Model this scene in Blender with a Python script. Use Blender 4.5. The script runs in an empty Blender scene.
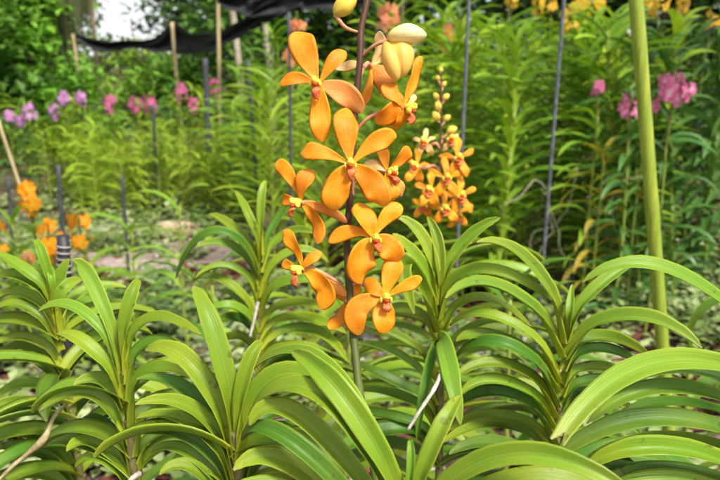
import bpy, math, random
from mathutils import Vector, Matrix, noise
R = math.radians
rnd = random.Random(7)
sc = bpy.context.scene

# ------------------------------------------------------------------ camera
CAM_H = 1.10
PITCH = 14.8
cam_d = bpy.data.cameras.new('camera')
cam_d.lens = 35.0
cam_d.sensor_width = 36.0
cam_d.clip_start = 0.02
cam_d.clip_end = 900
cam_d.dof.use_dof = True
cam_d.dof.focus_distance = 0.50
cam_d.dof.aperture_fstop = 11.0
cam = bpy.data.objects.new('camera', cam_d)
sc.collection.objects.link(cam)
cam.location = (0, 0, CAM_H)
cam.rotation_euler = (R(90 - PITCH), 0, 0)
sc.camera = cam

# ------------------------------------------------------------------ sky, sun, exposure
SUN_EL, SUN_AZ = 54.0, 142.0          # azimuth: degrees clockwise from +Y (the view direction)
world = bpy.data.worlds.new('World')
sc.world = world
world.use_nodes = True
nt = world.node_tree
nt.nodes.clear()
sky = nt.nodes.new('ShaderNodeTexSky')
sky.sky_type = 'NISHITA'
sky.sun_disc = False
sky.sun_elevation = R(SUN_EL)
sky.sun_rotation = R(SUN_AZ)
sky.dust_density = 5.0
sky.air_density = 1.0
sky.ozone_density = 0.6
bg = nt.nodes.new('ShaderNodeBackground')
bg.inputs['Strength'].default_value = 0.062
wo = nt.nodes.new('ShaderNodeOutputWorld')
hsv = nt.nodes.new('ShaderNodeHueSaturation')      # thin white cloud over the blue
hsv.inputs['Saturation'].default_value = 0.45
nt.links.new(sky.outputs[0], hsv.inputs['Color'])
# bright tropical cloud bank low over the horizon
tcw = nt.nodes.new('ShaderNodeTexCoord')
sepw = nt.nodes.new('ShaderNodeSeparateXYZ'); nt.links.new(tcw.outputs['Generated'], sepw.inputs[0])
rz = nt.nodes.new('ShaderNodeValToRGB'); nt.links.new(sepw.outputs[2], rz.inputs[0])
rz.color_ramp.elements[0].position = .10; rz.color_ramp.elements[0].color = (1, 1, 1, 1)
rz.color_ramp.elements[1].position = .34; rz.color_ramp.elements[1].color = (0, 0, 0, 1)
nzw = nt.nodes.new('ShaderNodeTexNoise'); nzw.inputs['Scale'].default_value = 3.5; nzw.inputs['Detail'].default_value = 6
nt.links.new(tcw.outputs['Generated'], nzw.inputs['Vector'])
rn_ = nt.nodes.new('ShaderNodeValToRGB'); nt.links.new(nzw.outputs[0], rn_.inputs[0])
rn_.color_ramp.elements[0].position = .22; rn_.color_ramp.elements[1].position = .45
mu = nt.nodes.new('ShaderNodeMath'); mu.operation = 'MULTIPLY'
nt.links.new(rz.outputs[0], mu.inputs[0]); nt.links.new(rn_.outputs[0], mu.inputs[1])
mxw = nt.nodes.new('ShaderNodeMix'); mxw.data_type = 'RGBA'
nt.links.new(mu.outputs[0], mxw.inputs[0]); nt.links.new(hsv.outputs[0], mxw.inputs[6])
mxw.inputs[7].default_value = (6.0, 6.1, 6.3, 1)
nt.links.new(mxw.outputs[2], bg.inputs[0])
nt.links.new(bg.outputs[0], wo.inputs[0])
sd = bpy.data.lights.new('sun', 'SUN')
sd.energy = 1.5
sd.angle = R(10)
sd.color = (1.0, 0.95, 0.86)
sun = bpy.data.objects.new('sun', sd)
sc.collection.objects.link(sun)
sun.location = (0, 0, 30)
_s = Vector((math.sin(R(SUN_AZ)) * math.cos(R(SUN_EL)), math.cos(R(SUN_AZ)) * math.cos(R(SUN_EL)), math.sin(R(SUN_EL))))
sun.rotation_euler = (-_s).to_track_quat('-Z', 'Y').to_euler()
sc.view_settings.view_transform = 'Standard'
sc.view_settings.look = 'None'
sc.view_settings.gamma = 1.0
sc.view_settings.use_curve_mapping = False
sc.view_settings.exposure = 1.62
sc.render.engine = 'CYCLES'
sc.cycles.use_denoising = True
sc.cycles.max_bounces = 8
sc.cycles.transparent_max_bounces = 8
sc.cycles.transmission_bounces = 6

# ------------------------------------------------------------------ helpers
FPX = 700.0
CX = Vector((1, 0, 0))
CF = Vector((0, math.cos(R(PITCH)), -math.sin(R(PITCH))))
CU = Vector((0, math.sin(R(PITCH)), math.cos(R(PITCH))))
CO = Vector((0, 0, CAM_H))
UP = Vector((0, 0, 1))

def P(px, py, d):
    return CO + d * ((px - 360) / FPX * CX + (240 - py) / FPX * CU + CF)

def PY(px, py, Y):
    """point on the pixel's ray at world distance Y"""
    v = (px - 360) / FPX * CX + (240 - py) / FPX * CU + CF
    return CO + v * (Y / v.y)

def PG(px, py):
    v = (px - 360) / FPX * CX + (240 - py) / FPX * CU + CF
    return CO + v * (-CAM_H / v.z)

def proj(p):
    q = p - CO
    d = q.dot(CF)
    return 360 + FPX * q.dot(CX) / d, 240 - FPX * q.dot(CU) / d, d

class MB:
    def __init__(s):
        s.V, s.F, s.U = [], [], []
    def quad(s, a, b, c, d, uv=None):
        i = len(s.V)
        s.V += [a, b, c, d]
        s.U += uv or [(0, 0), (1, 0), (1, 1), (0, 1)]
        s.F.append((i, i + 1, i + 2, i + 3))
    def ribbon(s, path, ts, wfn, N, nx=4, fold=.25, thick=.0012, notch=0.0, wave=0.0, wfreq=5., lop=0.0, v0=0., v1=1., twist=0.0, keel=False):
        """strap with a channelled section; closed (upper and lower skins) when thick > 0"""
        n = len(path)
        top, bot = [], []
        ph = rnd.random() * 6.28
        for i in range(n):
            T = (path[min(i + 1, n - 1)] - path[max(i - 1, 0)])
            T = T.normalized() if T.length > 1e-9 else UP
            Nt = N(ts[i]) if callable(N) else N
            Q = Nt - T * Nt.dot(T)
            Q = Q.normalized() if Q.length > 1e-6 else T.orthogonal().normalized()
            W = T.cross(Q)
            if twist:
                a = twist * ts[i]
                Q, W = Q * math.cos(a) + W * math.sin(a), W * math.cos(a) - Q * math.sin(a)
            w = wfn(ts[i]) * .5
            rt, rb = [], []
            for j in range(nx + 1):
                x = -1 + 2 * j / nx
                off = (fold(ts[i]) if callable(fold) else fold) * ((x * x * .25 + abs(x) * .75) if keel else x * x if nx > 2 else abs(x)) * w
                if wave:
                    off += wave * w * abs(x) ** 1.5 * math.sin(ts[i] * wfreq * 6.28 + ph + (1.7 if x > 0 else 0))
                p = path[i] + W * (x * w) + Q * off
                if notch and ts[i] > .93:
                    p = p - T * (notch * w * max(0, 1 - abs(x) * 1.3) * (ts[i] - .93) / .07)
                rt.append(len(s.V)); s.V.append(p); s.U.append((j / nx, v0 + (v1 - v0) * ts[i]))
                if thick > 0:
                    if 0 < j < nx:
                        rb.append(len(s.V)); s.V.append(p - Q * thick * (1 - x * x) ** .5 * (1 + .6 * (1 - abs(x)))); s.U.append((j / nx, v0 + (v1 - v0) * ts[i]))
                    else:
                        rb.append(rt[-1])
            top.append(rt); bot.append(rb)
        for i in range(n - 1):
            for j in range(nx):
                s.F.append((top[i][j], top[i][j + 1], top[i + 1][j + 1], top[i + 1][j]))
                if thick > 0:
                    s.F.append((bot[i][j], bot[i + 1][j], bot[i + 1][j + 1], bot[i][j + 1]))
    def tube(s, path, rad, k=8, cap=True):
        n = len(path)
        rings = []
        ref = None
        for i in range(n):
            T = (path[min(i + 1, n - 1)] - path[max(i - 1, 0)]).normalized()
            if ref is None:
                ref = T.orthogonal().normalized()
            ref = (ref - T * ref.dot(T)).normalized()
            B = T.cross(ref)
            r = rad[i] if isinstance(rad, (list, tuple)) else rad
            ring = []
            for j in range(k):
                a = 6.28318 * j / k
                ring.append(len(s.V))
                s.V.append(path[i] + (ref * math.cos(a) + B * math.sin(a)) * r)
                s.U.append((j / k, i / max(1, n - 1)))
            rings.append(ring)
        for i in range(n - 1):
            for j in range(k):
                s.F.append((rings[i][j], rings[i][(j + 1) % k], rings[i + 1][(j + 1) % k], rings[i + 1][j]))
        if cap:
            s.F.append(tuple(reversed(rings[0]))); s.F.append(tuple(rings[-1]))
    def blob(s, c, ax, rads, nu=12, nv=9, fn=None):
        """ellipsoid; ax = 3 axes (long axis last)"""
        rings = []
        for i in range(nv + 1):
            th = math.pi * i / nv
            ring = []
            for j in range(nu):
                a = 6.28318 * j / nu
                d = (math.sin(th) * math.cos(a), math.sin(th) * math.sin(a), math.cos(th))
                k = fn(d) if fn else 1
                ring.append(len(s.V))
                s.V.append(c + (ax[0] * d[0] * rads[0] + ax[1] * d[1] * rads[1]) * k + ax[2] * d[2] * rads[2])
                s.U.append((j / nu, i / nv))
            rings.append(ring)
        for i in range(nv):
            for j in range(nu):
                s.F.append((rings[i][j], rings[i + 1][j], rings[i + 1][(j + 1) % nu], rings[i][(j + 1) % nu]))
    def build(s, name, mat, parent=None, root=None, smooth=True):
        me = bpy.data.meshes.new(name)
        o0 = root.location if root else Vector((0, 0, 0))
        me.from_pydata([tuple(v - o0) for v in s.V], [], s.F)
        uvl = me.uv_layers.new(name='UVMap')
        li = [0] * len(me.loops)
        me.loops.foreach_get('vertex_index', li)
        buf = [0.0] * (2 * len(li))
        for k, vi in enumerate(li):
            buf[2 * k], buf[2 * k + 1] = s.U[vi]
        uvl.data.foreach_set('uv', buf)
        if smooth:
            me.polygons.foreach_set('use_smooth', [True] * len(me.polygons))
        me.materials.append(mat)
        me.update()
        o = bpy.data.objects.new(name, me)
        sc.collection.objects.link(o)
        if parent:
            o.parent = parent
        return o

def tag(o, label=None, cat=None, group=None, kind=None):
    if label: o['label'] = label
    if cat: o['category'] = cat
    if group: o['group'] = group
    if kind: o['kind'] = kind
    return o

def empty(name, loc):
    o = bpy.data.objects.new(name, None)
    o.empty_display_size = .05
    o.location = loc
    sc.collection.objects.link(o)
    return o

def curve3(a, m, b, n):
    """quadratic through a, m (half way), b; samples packed towards the tip"""
    c = m * 2 - (a + b) * .5
    ts = [math.sin(1.5708 * (i / (n - 1)) * .94 + .0) / math.sin(1.5708 * .94) for i in range(n)]
    return [a * (1 - t) ** 2 + c * (2 * t * (1 - t)) + b * t * t for t in ts], ts

def spline(pts, n):
    out = []
    m = len(pts) - 1
    for i in range(n):
        u = i / (n - 1) * m
        k = min(int(u), m - 1)
        t = u - k
        p0, p1, p2, p3 = pts[max(k - 1, 0)], pts[k], pts[k + 1], pts[min(k + 2, m)]
        out.append(.5 * ((2 * p1) + (p2 - p0) * t + (2 * p0 - 5 * p1 + 4 * p2 - p3) * t * t + (3 * p1 - p0 - 3 * p2 + p3) * t ** 3))
    return out

def lerp_table(tab):
    def f(t):
        for (a, x), (b, y) in zip(tab, tab[1:]):
            if t <= b:
                k = (t - a) / (b - a)
                k = k * k * (3 - 2 * k)
                return x + (y - x) * k
        return tab[-1][1]
    return f
LEAF = lerp_table([(0, .66), (.12, .74), (.4, 1.0), (.62, .98), (.85, .68), (.94, .42), (1.0, .10)])
CUT = lerp_table([(0, .66), (.12, .74), (.4, 1.0), (.62, .98), (.88, .78), (1.0, .60)])
NARROW = lerp_table([(0, .6), (.3, 1.0), (.6, .9), (.9, .45), (1.0, .08)])
def spoon(t, claw=.11, tm=.72):
    b = claw + (1 - claw) * (math.sin(min(t / tm, 1) * 1.5708) ** 1.4)
    return b * (math.sqrt(max(0, 1 - ((t - tm) / (1 - tm)) ** 2)) * .97 + .03 if t > tm else 1)
def broad(t, claw=.20, tm=.56):
    b = claw + (1 - claw) * (math.sin(min(t / tm, 1) * 1.5708) ** .9)
    return b * (math.sqrt(max(0, 1 - ((t - tm) / (1 - tm)) ** 2)) * .97 + .03 if t > tm else 1)

# ------------------------------------------------------------------ materials
class NT:
    def __init__(s, name):
        s.m = bpy.data.materials.new(name); s.m.use_nodes = True
        s.t = s.m.node_tree; s.t.nodes.clear()
        s.out = s.n('ShaderNodeOutputMaterial')
    def n(s, ty, **kw):
        o = s.t.nodes.new(ty)
        for k, v in kw.items():
            setattr(o, k, v)
        return o
    def set(s, sock, v):
        if isinstance(v, bpy.types.NodeSocket):
            s.t.links.new(v, sock)
        else:
            sock.default_value = v
    def math(s, op, a, b=0.5, clamp=False):
        o = s.n('ShaderNodeMath', operation=op, use_clamp=clamp)
        s.set(o.inputs[0], a); s.set(o.inputs[1], b)
        return o.outputs[0]
    def mix(s, f, a, b, bt='MIX'):
        o = s.n('ShaderNodeMix', data_type='RGBA', blend_type=bt)
        s.set(o.inputs[0], f)
        s.set(o.inputs[6], a if isinstance(a, bpy.types.NodeSocket) else (*a, 1))
        s.set(o.inputs[7], b if isinstance(b, bpy.types.NodeSocket) else (*b, 1))
        return o.outputs[2]
    def ramp(s, f, stops):
        o = s.n('ShaderNodeValToRGB')
        e = o.color_ramp.elements
        while len(e) < len(stops):
            e.new(.5)
        for el, (p, c) in zip(e, stops):
            el.position = p
            el.color = (*c, 1) if isinstance(c, (tuple, list)) else (c, c, c, 1)
        s.set(o.inputs[0], f)
        return o.outputs[0]
    def noise(s, vec, scale, detail=3, rough=.55):
        o = s.n('ShaderNodeTexNoise')
        s.set(o.inputs['Vector'], vec)
        o.inputs['Scale'].default_value = scale
        o.inputs['Detail'].default_value = detail
        o.inputs['Roughness'].default_value = rough
        return o.outputs[0]
    def mapping(s, vec, scale):
        o = s.n('ShaderNodeMapping')
        s.set(o.inputs['Vector'], vec)
        o.inputs['Scale'].default_value = scale
        return o.outputs[0]
    def finish(s, col, rough=.5, spec=.5, trans=0.0, bump=None, bstr=.2, bdist=.002, tcol=None, sheen=0):
        p = s.n('ShaderNodeBsdfPrincipled')
        s.set(p.inputs['Base Color'], col if isinstance(col, bpy.types.NodeSocket) else (*col, 1))
        s.set(p.inputs['Roughness'], rough)
        p.inputs['Specular IOR Level'].default_value = spec
        nrm = None
        if bump is not None:
            b = s.n('ShaderNodeBump')
            b.inputs['Strength'].default_value = bstr
            b.inputs['Distance'].default_value = bdist
            s.set(b.inputs['Height'], bump)
            s.set(p.inputs['Normal'], b.outputs[0])
            nrm = b.outputs[0]
        sh = p.outputs[0]
        if trans > 0:
            tr = s.n('ShaderNodeBsdfTranslucent')
            tc = tcol if tcol is not None else col
            s.set(tr.inputs[0], tc if isinstance(tc, bpy.types.NodeSocket) else (*tc, 1))
            if nrm: s.set(tr.inputs['Normal'], nrm)
            mx = s.n('ShaderNodeMixShader')
            mx.inputs[0].default_value = trans
            s.set(mx.inputs[1], sh); s.set(mx.inputs[2], tr.outputs[0])
            sh = mx.outputs[0]
        s.set(s.out.inputs['Surface'], sh)
        return s.m

def uv_xy(k):
    tc = k.n('ShaderNodeTexCoord')
    sp = k.n('ShaderNodeSeparateXYZ')
    k.set(sp.inputs[0], tc.outputs['UV'])
    return tc, sp.outputs[0], sp.outputs[1]

def leaf_mat(name, base, mid, tip, dark, trans=.30, rough=.33, spots=True, var=.25):
    k = NT(name)
    tc, x, y = uv_xy(k)
    oi = k.n('ShaderNodeObjectInfo')
    rn = oi.outputs['Random']
    col = k.ramp(y, [(0, base), (.22, mid), (.75, mid), (1.0, tip)])
    st = k.noise(k.mapping(tc.outputs['UV'], (16, 1.1, 1)), 1.0, 4)          # stripes along the blade
    col = k.mix(k.math('MULTIPLY', k.ramp(st, [(.38, 0.), (.72, 1.)]), .22), col, dark)
    off = k.n('ShaderNodeVectorMath', operation='ADD')
    k.set(off.inputs[0], tc.outputs['Object']); 
    cmb = k.n('ShaderNodeCombineXYZ'); k.set(cmb.inputs[0], k.math('MULTIPLY', rn, 7.0)); k.set(off.inputs[1], cmb.outputs[0])
    big = k.noise(off.outputs[0], 16, 3)
    col = k.mix(k.math('MULTIPLY', k.ramp(big, [(.46, 0.), (.68, 1.)]), .34), col, base)      # yellowish mottling
    hs = k.n('ShaderNodeHueSaturation')
    k.set(hs.inputs['Hue'], k.math('ADD', k.math('MULTIPLY', rn, .022), .490))
    k.set(hs.inputs['Value'], k.math('ADD', k.math('MULTIPLY', k.math('FRACT', k.math('MULTIPLY', rn, 17.3)), var), 1 - var * .55))
    k.set(hs.inputs['Color'], col)
    col = hs.outputs[0]
    ax = k.math('ABSOLUTE', k.math('SUBTRACT', x, .5))
    col = k.mix(k.math('MULTIPLY', k.ramp(ax, [(0.0, 1.), (.03, 0.)]), .62), col, dark)       # midrib groove
    col = k.mix(k.math('MULTIPLY', k.ramp(ax, [(.45, 0.), (.5, 1.)]), .65), col, [min(1, c * 1.5) for c in base])
    if spots:
        sp = k.noise(off.outputs[0], 95, 2)
        col = k.mix(k.math('MULTIPLY', k.ramp(sp, [(.67, 0.), (.73, 1.)]), .6), col, (.10, .07, .02))
        sp2 = k.noise(off.outputs[0], 260, 1)
        col = k.mix(k.math('MULTIPLY', k.ramp(sp2, [(.72, 0.), (.78, 1.)]), .12), col, (.45, .45, .22))
        col = k.mix(k.math('MULTIPLY', k.ramp(y, [(.972, 0.), (.995, 1.)]), .6), col, (.45, .36, .16))
    rg = k.math('ADD', k.math('MULTIPLY', big, .28), rough - .12)
    hgt = k.math('ADD', k.math('MULTIPLY', st, .8), k.math('MULTIPLY', big, .6))
    tcol = k.mix(1.0, col, (1.25, 1.25, .55), 'MULTIPLY')
    return k.finish(col, rg, .36, trans, hgt, .4, .0014, tcol)

M = {}
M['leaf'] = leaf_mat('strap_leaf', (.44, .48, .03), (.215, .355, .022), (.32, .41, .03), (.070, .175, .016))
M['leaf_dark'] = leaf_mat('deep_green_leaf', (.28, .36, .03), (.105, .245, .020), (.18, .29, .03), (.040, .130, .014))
M['leaf_light'] = leaf_mat('lime_leaf', (.38, .45, .04), (.22, .38, .030), (.32, .43, .05), (.09, .22, .018))
M['leaf_dry'] = leaf_mat('yellowing_leaf', (.45, .36, .06), (.48, .36, .05), (.40, .22, .05), (.30, .25, .05), spots=True)
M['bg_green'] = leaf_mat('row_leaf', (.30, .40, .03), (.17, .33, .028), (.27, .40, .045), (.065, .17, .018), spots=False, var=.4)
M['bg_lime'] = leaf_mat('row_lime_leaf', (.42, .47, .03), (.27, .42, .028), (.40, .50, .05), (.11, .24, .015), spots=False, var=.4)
M['bg_dark'] = leaf_mat('row_dark_and_shaded_leaf', (.11, .19, .03), (.055, .15, .028), (.085, .19, .035), (.025, .08, .016), trans=.15, spots=False, var=.4)  # darker leaf tone; on the far right rows it stands in for shade

def simple(name, c1, c2, scale=20, rough=.6, bump=.3, trans=0., stretch=(1, 1, 1), bd=.003, spec=.4):
    k = NT(name)
    tc = k.n('ShaderNodeTexCoord')
    v = k.mapping(tc.outputs['Object'], stretch)
    n1 = k.noise(v, scale, 5)
    n2 = k.noise(v, scale * 5.3, 3)
    f = k.math('ADD', k.math('MULTIPLY', n1, .7), k.math('MULTIPLY', n2, .3))
    col = k.ramp(f, [(.36, c1), (.62, c2)])
    return k.finish(col, rough, spec, trans, f, bump, bd)
M['stem'] = simple('stem_green', (.16, .22, .03), (.26, .31, .05), 60, .5)
M['sheath'] = simple('old_sheath', (.10, .08, .03), (.25, .23, .08), 70, .7)
M['root'] = simple('aerial_root', (.30, .27, .20), (.62, .60, .52), 90, .7)
M['root_dull'] = simple('dull_root', (.14, .13, .08), (.40, .37, .28), 60, .8)
M['twig'] = simple('tan_root', (.22, .16, .07), (.46, .40, .20), 60, .7)
M['stalk_g'] = simple('stalk_low', (.10, .09, .02), (.17, .20, .04), 60, .45)
M['bark'] = simple('bark', (.07, .05, .03), (.20, .15, .10), 14, .9, .6, stretch=(1, 1, .25), bd=.02)
M['bark_pale'] = simple('pale_bark', (.25, .20, .14), (.52, .46, .36), 10, .9, .6, stretch=(1, 1, .25), bd=.02)
M['wood'] = simple('weathered_wood', (.34, .25, .12), (.58, .46, .26), 30, .75, .4, stretch=(1, 1, .12))
M['bamboo'] = simple('green_bamboo', (.17, .27, .02), (.36, .42, .05), 70, .45, .35, stretch=(2, 2, .05))
M['metal'] = simple('grey_stake', (.055, .06, .075), (.17, .18, .20), 60, .55, .4)
M['metal_dark'] = simple('dark_stake', (.025, .027, .032), (.075, .08, .09), 60, .6, .4)
M['black'] = simple('black_wrap', (.012, .012, .014), (.04, .04, .045), 60, .5, .3)
M['rock'] = simple('tan_stone', (.30, .20, .12), (.55, .42, .29), 22, .9, .6, bd=.02)
M['rock_g'] = simple('grey_stone', (.22, .18, .17), (.46, .41, .40), 16, .9, .6, bd=.02)
M['brick'] = simple('brick_chip', (.055, .018, .011), (.16, .055, .033), 35, .9, .5)
M['moss'] = simple('hanging_moss', (.07, .085, .03), (.20, .22, .10), 6, .9, .4, .15, stretch=(1, 1, .1))
M['net'] = simple('shade_net', (.006, .006, .008), (.028, .028, .034), 9, .75, .5, .04, stretch=(1, 1, 3), bd=.02)

def stalk_mat():
    k = NT('flower_stalk')
    tc, x, y = uv_xy(k)
    n = k.noise(k.mapping(tc.outputs['Object'], (1, 1, .3)), 130, 3)
    col = k.ramp(y, [(0, (.10, .17, .02)), (.36, (.085, .11, .02)), (.50, (.060, .030, .014)), (1, (.10, .038, .020))])
    col = k.mix(k.math('MULTIPLY', n, .4), col, (.05, .02, .012))
    return k.finish(col, .55, .3, 0, n, .4, .001)
M['stalk'] = stalk_mat()

def petal_mat(name, throat, main, rim, vein, pale=0., trans=.38):
    k = NT(name)
    tc, x, y = uv_xy(k)
    oi = k.n('ShaderNodeObjectInfo')
    ob = tc.outputs['Object']
    col = k.ramp(y, [(0.0, vein), (.09, throat), (.26, main), (.80, main), (1.0, rim)])
    ax = k.math('ABSOLUTE', k.math('SUBTRACT', x, .5))
    col = k.mix(k.math('MULTIPLY', k.ramp(ax, [(.38, 0.), (.5, 1.)]), .7), col, rim)
    # fine net of veins
    w = k.noise(k.mapping(tc.outputs['UV'], (15, 2.2, 1)), 1.0, 3)
    col = k.mix(k.math('MULTIPLY', k.ramp(w, [(.45, 0.), (.65, 1.)]), .30), col, vein)
    v = k.n('ShaderNodeTexVoronoi', feature='DISTANCE_TO_EDGE')
    k.set(v.inputs['Vector'], ob); v.inputs['Scale'].default_value = 620
    col = k.mix(k.math('MULTIPLY', k.ramp(v.outputs['Distance'], [(.0, 1.), (.22, 0.)]), .55), col, vein)
    b = k.noise(ob, 75, 3)
    col = k.mix(k.math('MULTIPLY', k.ramp(b, [(.45, 0.), (.7, 1.)]), .35), col, rim)
    fr = k.noise(ob, 210, 2)
    col = k.mix(k.math('MULTIPLY', k.ramp(fr, [(.62, 0.), (.72, 1.)]), .40), col, vein)
    hs = k.n('ShaderNodeHueSaturation')
    k.set(hs.inputs['Hue'], k.math('ADD', k.math('MULTIPLY', oi.outputs['Random'], .016), .492))
    k.set(hs.inputs['Value'], k.math('ADD', k.math('MULTIPLY', oi.outputs['Random'], .14), .92))
    k.set(hs.inputs['Color'], col)
    h = k.math('ADD', w, k.math('MULTIPLY', b, .8))
    return k.finish(hs.outputs[0], .5, .35, trans, h, .35, .0010)
M['petal'] = petal_mat('orange_petal', (.95, .62, .03), (.92, .375, .008), (.96, .55, .045), (.78, .22, .003))
M['petal_gold'] = petal_mat('golden_petal', (.95, .70, .06), (.94, .46, .018), (.96, .62, .08), (.85, .30, .005))
M['petal_pale'] = petal_mat('cream_petal', (.90, .62, .20), (.90, .70, .30), (.95, .84, .50), (.88, .52, .14))
M['petal_peach'] = petal_mat('peach_petal', (.93, .50, .06), (.92, .47, .10), (.94, .62, .20), (.82, .28, .05))
M['lip'] = simple('coral_lip', (.60, .09, .025), (.86, .26, .09), 260, .45, .3, .15, bd=.0006)
M['column'] = simple('yellow_column', (.86, .60, .02), (.92, .74, .12), 260, .45, .3, .1, bd=.0006)
M['throat'] = simple('red_throat', (.45, .03, .01), (.62, .08, .02), 200, .5, .2)
M['pedicel'] = simple('pink_pedicel', (.50, .17, .10), (.70, .38, .20), 160, .45, .3, .1, bd=.0006)
M['bud'] = simple('yellow_bud', (.62, .36, .03), (.78, .62, .10), 110, .45, .2, .15, stretch=(1, 1, .5), bd=.0006)
M['bud_cream'] = simple('cream_bud', (.86, .62, .22), (.93, .82, .45), 90, .45, .2, .2, bd=.0006)

def bud_mat(name, joint, body, tip):
    k = NT(name)
    tc, x, y = uv_xy(k)
    n = k.noise(tc.outputs['Object'], 110, 4)
    st = k.noise(k.mapping(tc.outputs['UV'], (26, 1.2, 1)), 1.0, 3)
    col = k.ramp(y, [(0, tip), (.16, body), (.62, body), (1, joint)])
    col = k.mix(k.math('MULTIPLY', k.ramp(st, [(.42, 0.), (.68, 1.)]), .34), col, joint)
    col = k.mix(k.math('MULTIPLY', k.ramp(n, [(.5, 0.), (.7, 1.)]), .22), col, (.75, .42, .10))
    return k.finish(col, .42, .4, .2, k.math('ADD', st, k.math('MULTIPLY', n, .5)), .4, .0008)
M['bud_cream'] = bud_mat('cream_bud_striped', (.80, .62, .12), (.92, .80, .44), (.93, .88, .62))
M['bud'] = bud_mat('yellow_bud_striped', (.50, .45, .06), (.80, .60, .08), (.72, .62, .16))
M['bud_half'] = bud_mat('half_yellow_bud', (.66, .40, .05), (.90, .56, .12), (.93, .72, .28))

def bloom(name, c1, c2, c3):
    k = NT(name)
    tc, x, y = uv_xy(k)
    n = k.noise(tc.outputs['Object'], 45, 2)
    col = k.ramp(y, [(0, c1), (.5, c2), (1, c3)])
    col = k.mix(k.math('MULTIPLY', k.ramp(n, [(.4, 0.), (.65, 1.)]), .6), col, c3)
    return k.finish(col, .5, .3, .3)
M['f_orange'] = bloom('small_orange_bloom', (.88, .55, .03), (.85, .30, .01), (.90, .38, .015))
M['f_yellow'] = bloom('yellow_bloom', (.70, .34, .02), (.78, .46, .03), (.78, .54, .06))
M['f_pink'] = bloom('pink_bloom', (.70, .45, .45), (.62, .10, .28), (.70, .20, .38))
M['f_lilac'] = bloom('lilac_bloom', (.75, .60, .75), (.58, .20, .52), (.68, .36, .62))
M['f_coral'] = bloom('coral_bloom', (.80, .45, .20), (.70, .20, .08), (.80, .35, .18))
M['f_twotone'] = bloom('pink_white_bloom', (.85, .75, .72), (.62, .06, .25), (.72, .30, .45))

def crown_mat(name, a, b, trans=.3):
    k = NT(name)
    tc = k.n('ShaderNodeTexCoord')
    n = k.noise(tc.outputs['Object'], 1.6, 4)
    n2 = k.noise(tc.outputs['Object'], 14, 2)
    f = k.math('ADD', k.math('MULTIPLY', n, .6), k.math('MULTIPLY', n2, .4))
    return k.finish(k.ramp(f, [(.38, a), (.62, b)]), .5, .4, trans)
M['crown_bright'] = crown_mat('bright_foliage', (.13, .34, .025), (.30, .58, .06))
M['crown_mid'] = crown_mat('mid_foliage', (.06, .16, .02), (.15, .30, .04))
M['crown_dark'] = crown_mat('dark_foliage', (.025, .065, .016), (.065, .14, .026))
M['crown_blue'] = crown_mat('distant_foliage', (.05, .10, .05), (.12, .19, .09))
M['crown_lime'] = crown_mat('lime_foliage', (.16, .28, .02), (.30, .42, .04))
M['cover_pale'] = crown_mat('pale_ground_leaf', (.13, .23, .05), (.50, .56, .28), .2)
M['cover_green'] = crown_mat('green_ground_leaf', (.10, .19, .04), (.30, .38, .12), .2)

def ground_mat():
    k = NT('ground_soil')
    tc = k.n('ShaderNodeTexCoord')
    ob = tc.outputs['Object']
    n1 = k.noise(ob, 1.1, 5)
    n2 = k.noise(ob, 9, 6, .65)
    n3 = k.noise(ob, 70, 4)
    col = k.ramp(n2, [(.30, (.028, .017, .011)), (.5, (.075, .042, .026)), (.7, (.19, .11, .07))])
    v = k.n('ShaderNodeTexVoronoi'); k.set(v.inputs['Vector'], ob); v.inputs['Scale'].default_value = 34
    col = k.mix(k.ramp(n1, [(.45, 0.), (.62, 1.)]), col, k.mix(.85, v.outputs['Color'], (.10, .035, .02), 'MIX'))
    col = k.mix(k.math('MULTIPLY', k.ramp(n3, [(.5, 0.), (.7, 1.)]), .5), col, (.26, .21, .17))
    g = k.noise(ob, .35, 4)
    col = k.mix(k.math('MULTIPLY', k.ramp(g, [(.45, 0.), (.6, 1.)]), .35), col, (.10, .13, .03))
    return k.finish(col, .95, .2, 0, k.math('ADD', n2, k.math('MULTIPLY', n3, .4)), .9, .03)
M['ground'] = ground_mat()
M['path'] = simple('pale_path', (.16, .11, .09), (.42, .33, .29), 16, .95, .8, bd=.02)

# ------------------------------------------------------------------ setting: ground, path
def ground():
    b = MB()
    xs = [-400, -150, -60, -25] + [-12 + .5 * i for i in range(49)] + [25, 60, 150, 400]
    ys = [-60, -20, -8] + [-2 + .5 * i for i in range(41)] + [25, 40, 80, 200, 500]
    for yy in ys:
        for xx in xs:
            z = 0.03 * noise.noise(Vector((xx * .7, yy * .7, 0))) if abs(xx) < 13 and -2 < yy < 19 else 0
            b.V.append(Vector((xx, yy, z - .012))); b.U.append((xx, yy))
    w = len(xs)
    for j in range(len(ys) - 1):
        for i in range(w - 1):
            b.F.append((j * w + i, j * w + i + 1, (j + 1) * w + i + 1, (j + 1) * w + i))
    tag(b.build('ground', M['ground']), 'brown soil with red brick chips and leaf litter between the rows', kind='structure')
    p = MB()                                               # pale trodden path on the left
    rows = []
    for i in range(22):
        t = i / 21
        x0 = -4.6 + t * 4.2
        y0 = 4.55 - .5 * t + .12 * math.sin(t * 7)
        row = []
        for j in range(7):
            s = j / 6
            x = x0 + .1 * math.sin(t * 9 + s * 3)
            y = y0 - .62 * s + .05 * math.sin(t * 23 + s * 5)
            row.append(len(p.V))
            p.V.append(Vector((x, y, .034 + .012 * noise.noise(Vector((x * 3, y * 3, 1))) - (.05 if j in (0, 6) else 0)))); p.U.append((s, t))
        rows.append(row)
    for i in range(21):
        for j in range(6):
            p.F.append((rows[i][j], rows[i + 1][j], rows[i + 1][j + 1], rows[i][j + 1]))
    tag(p.build('path', M['path']), 'pale trodden earth path in front of the lime green orchid rows', kind='structure')
ground()

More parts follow.
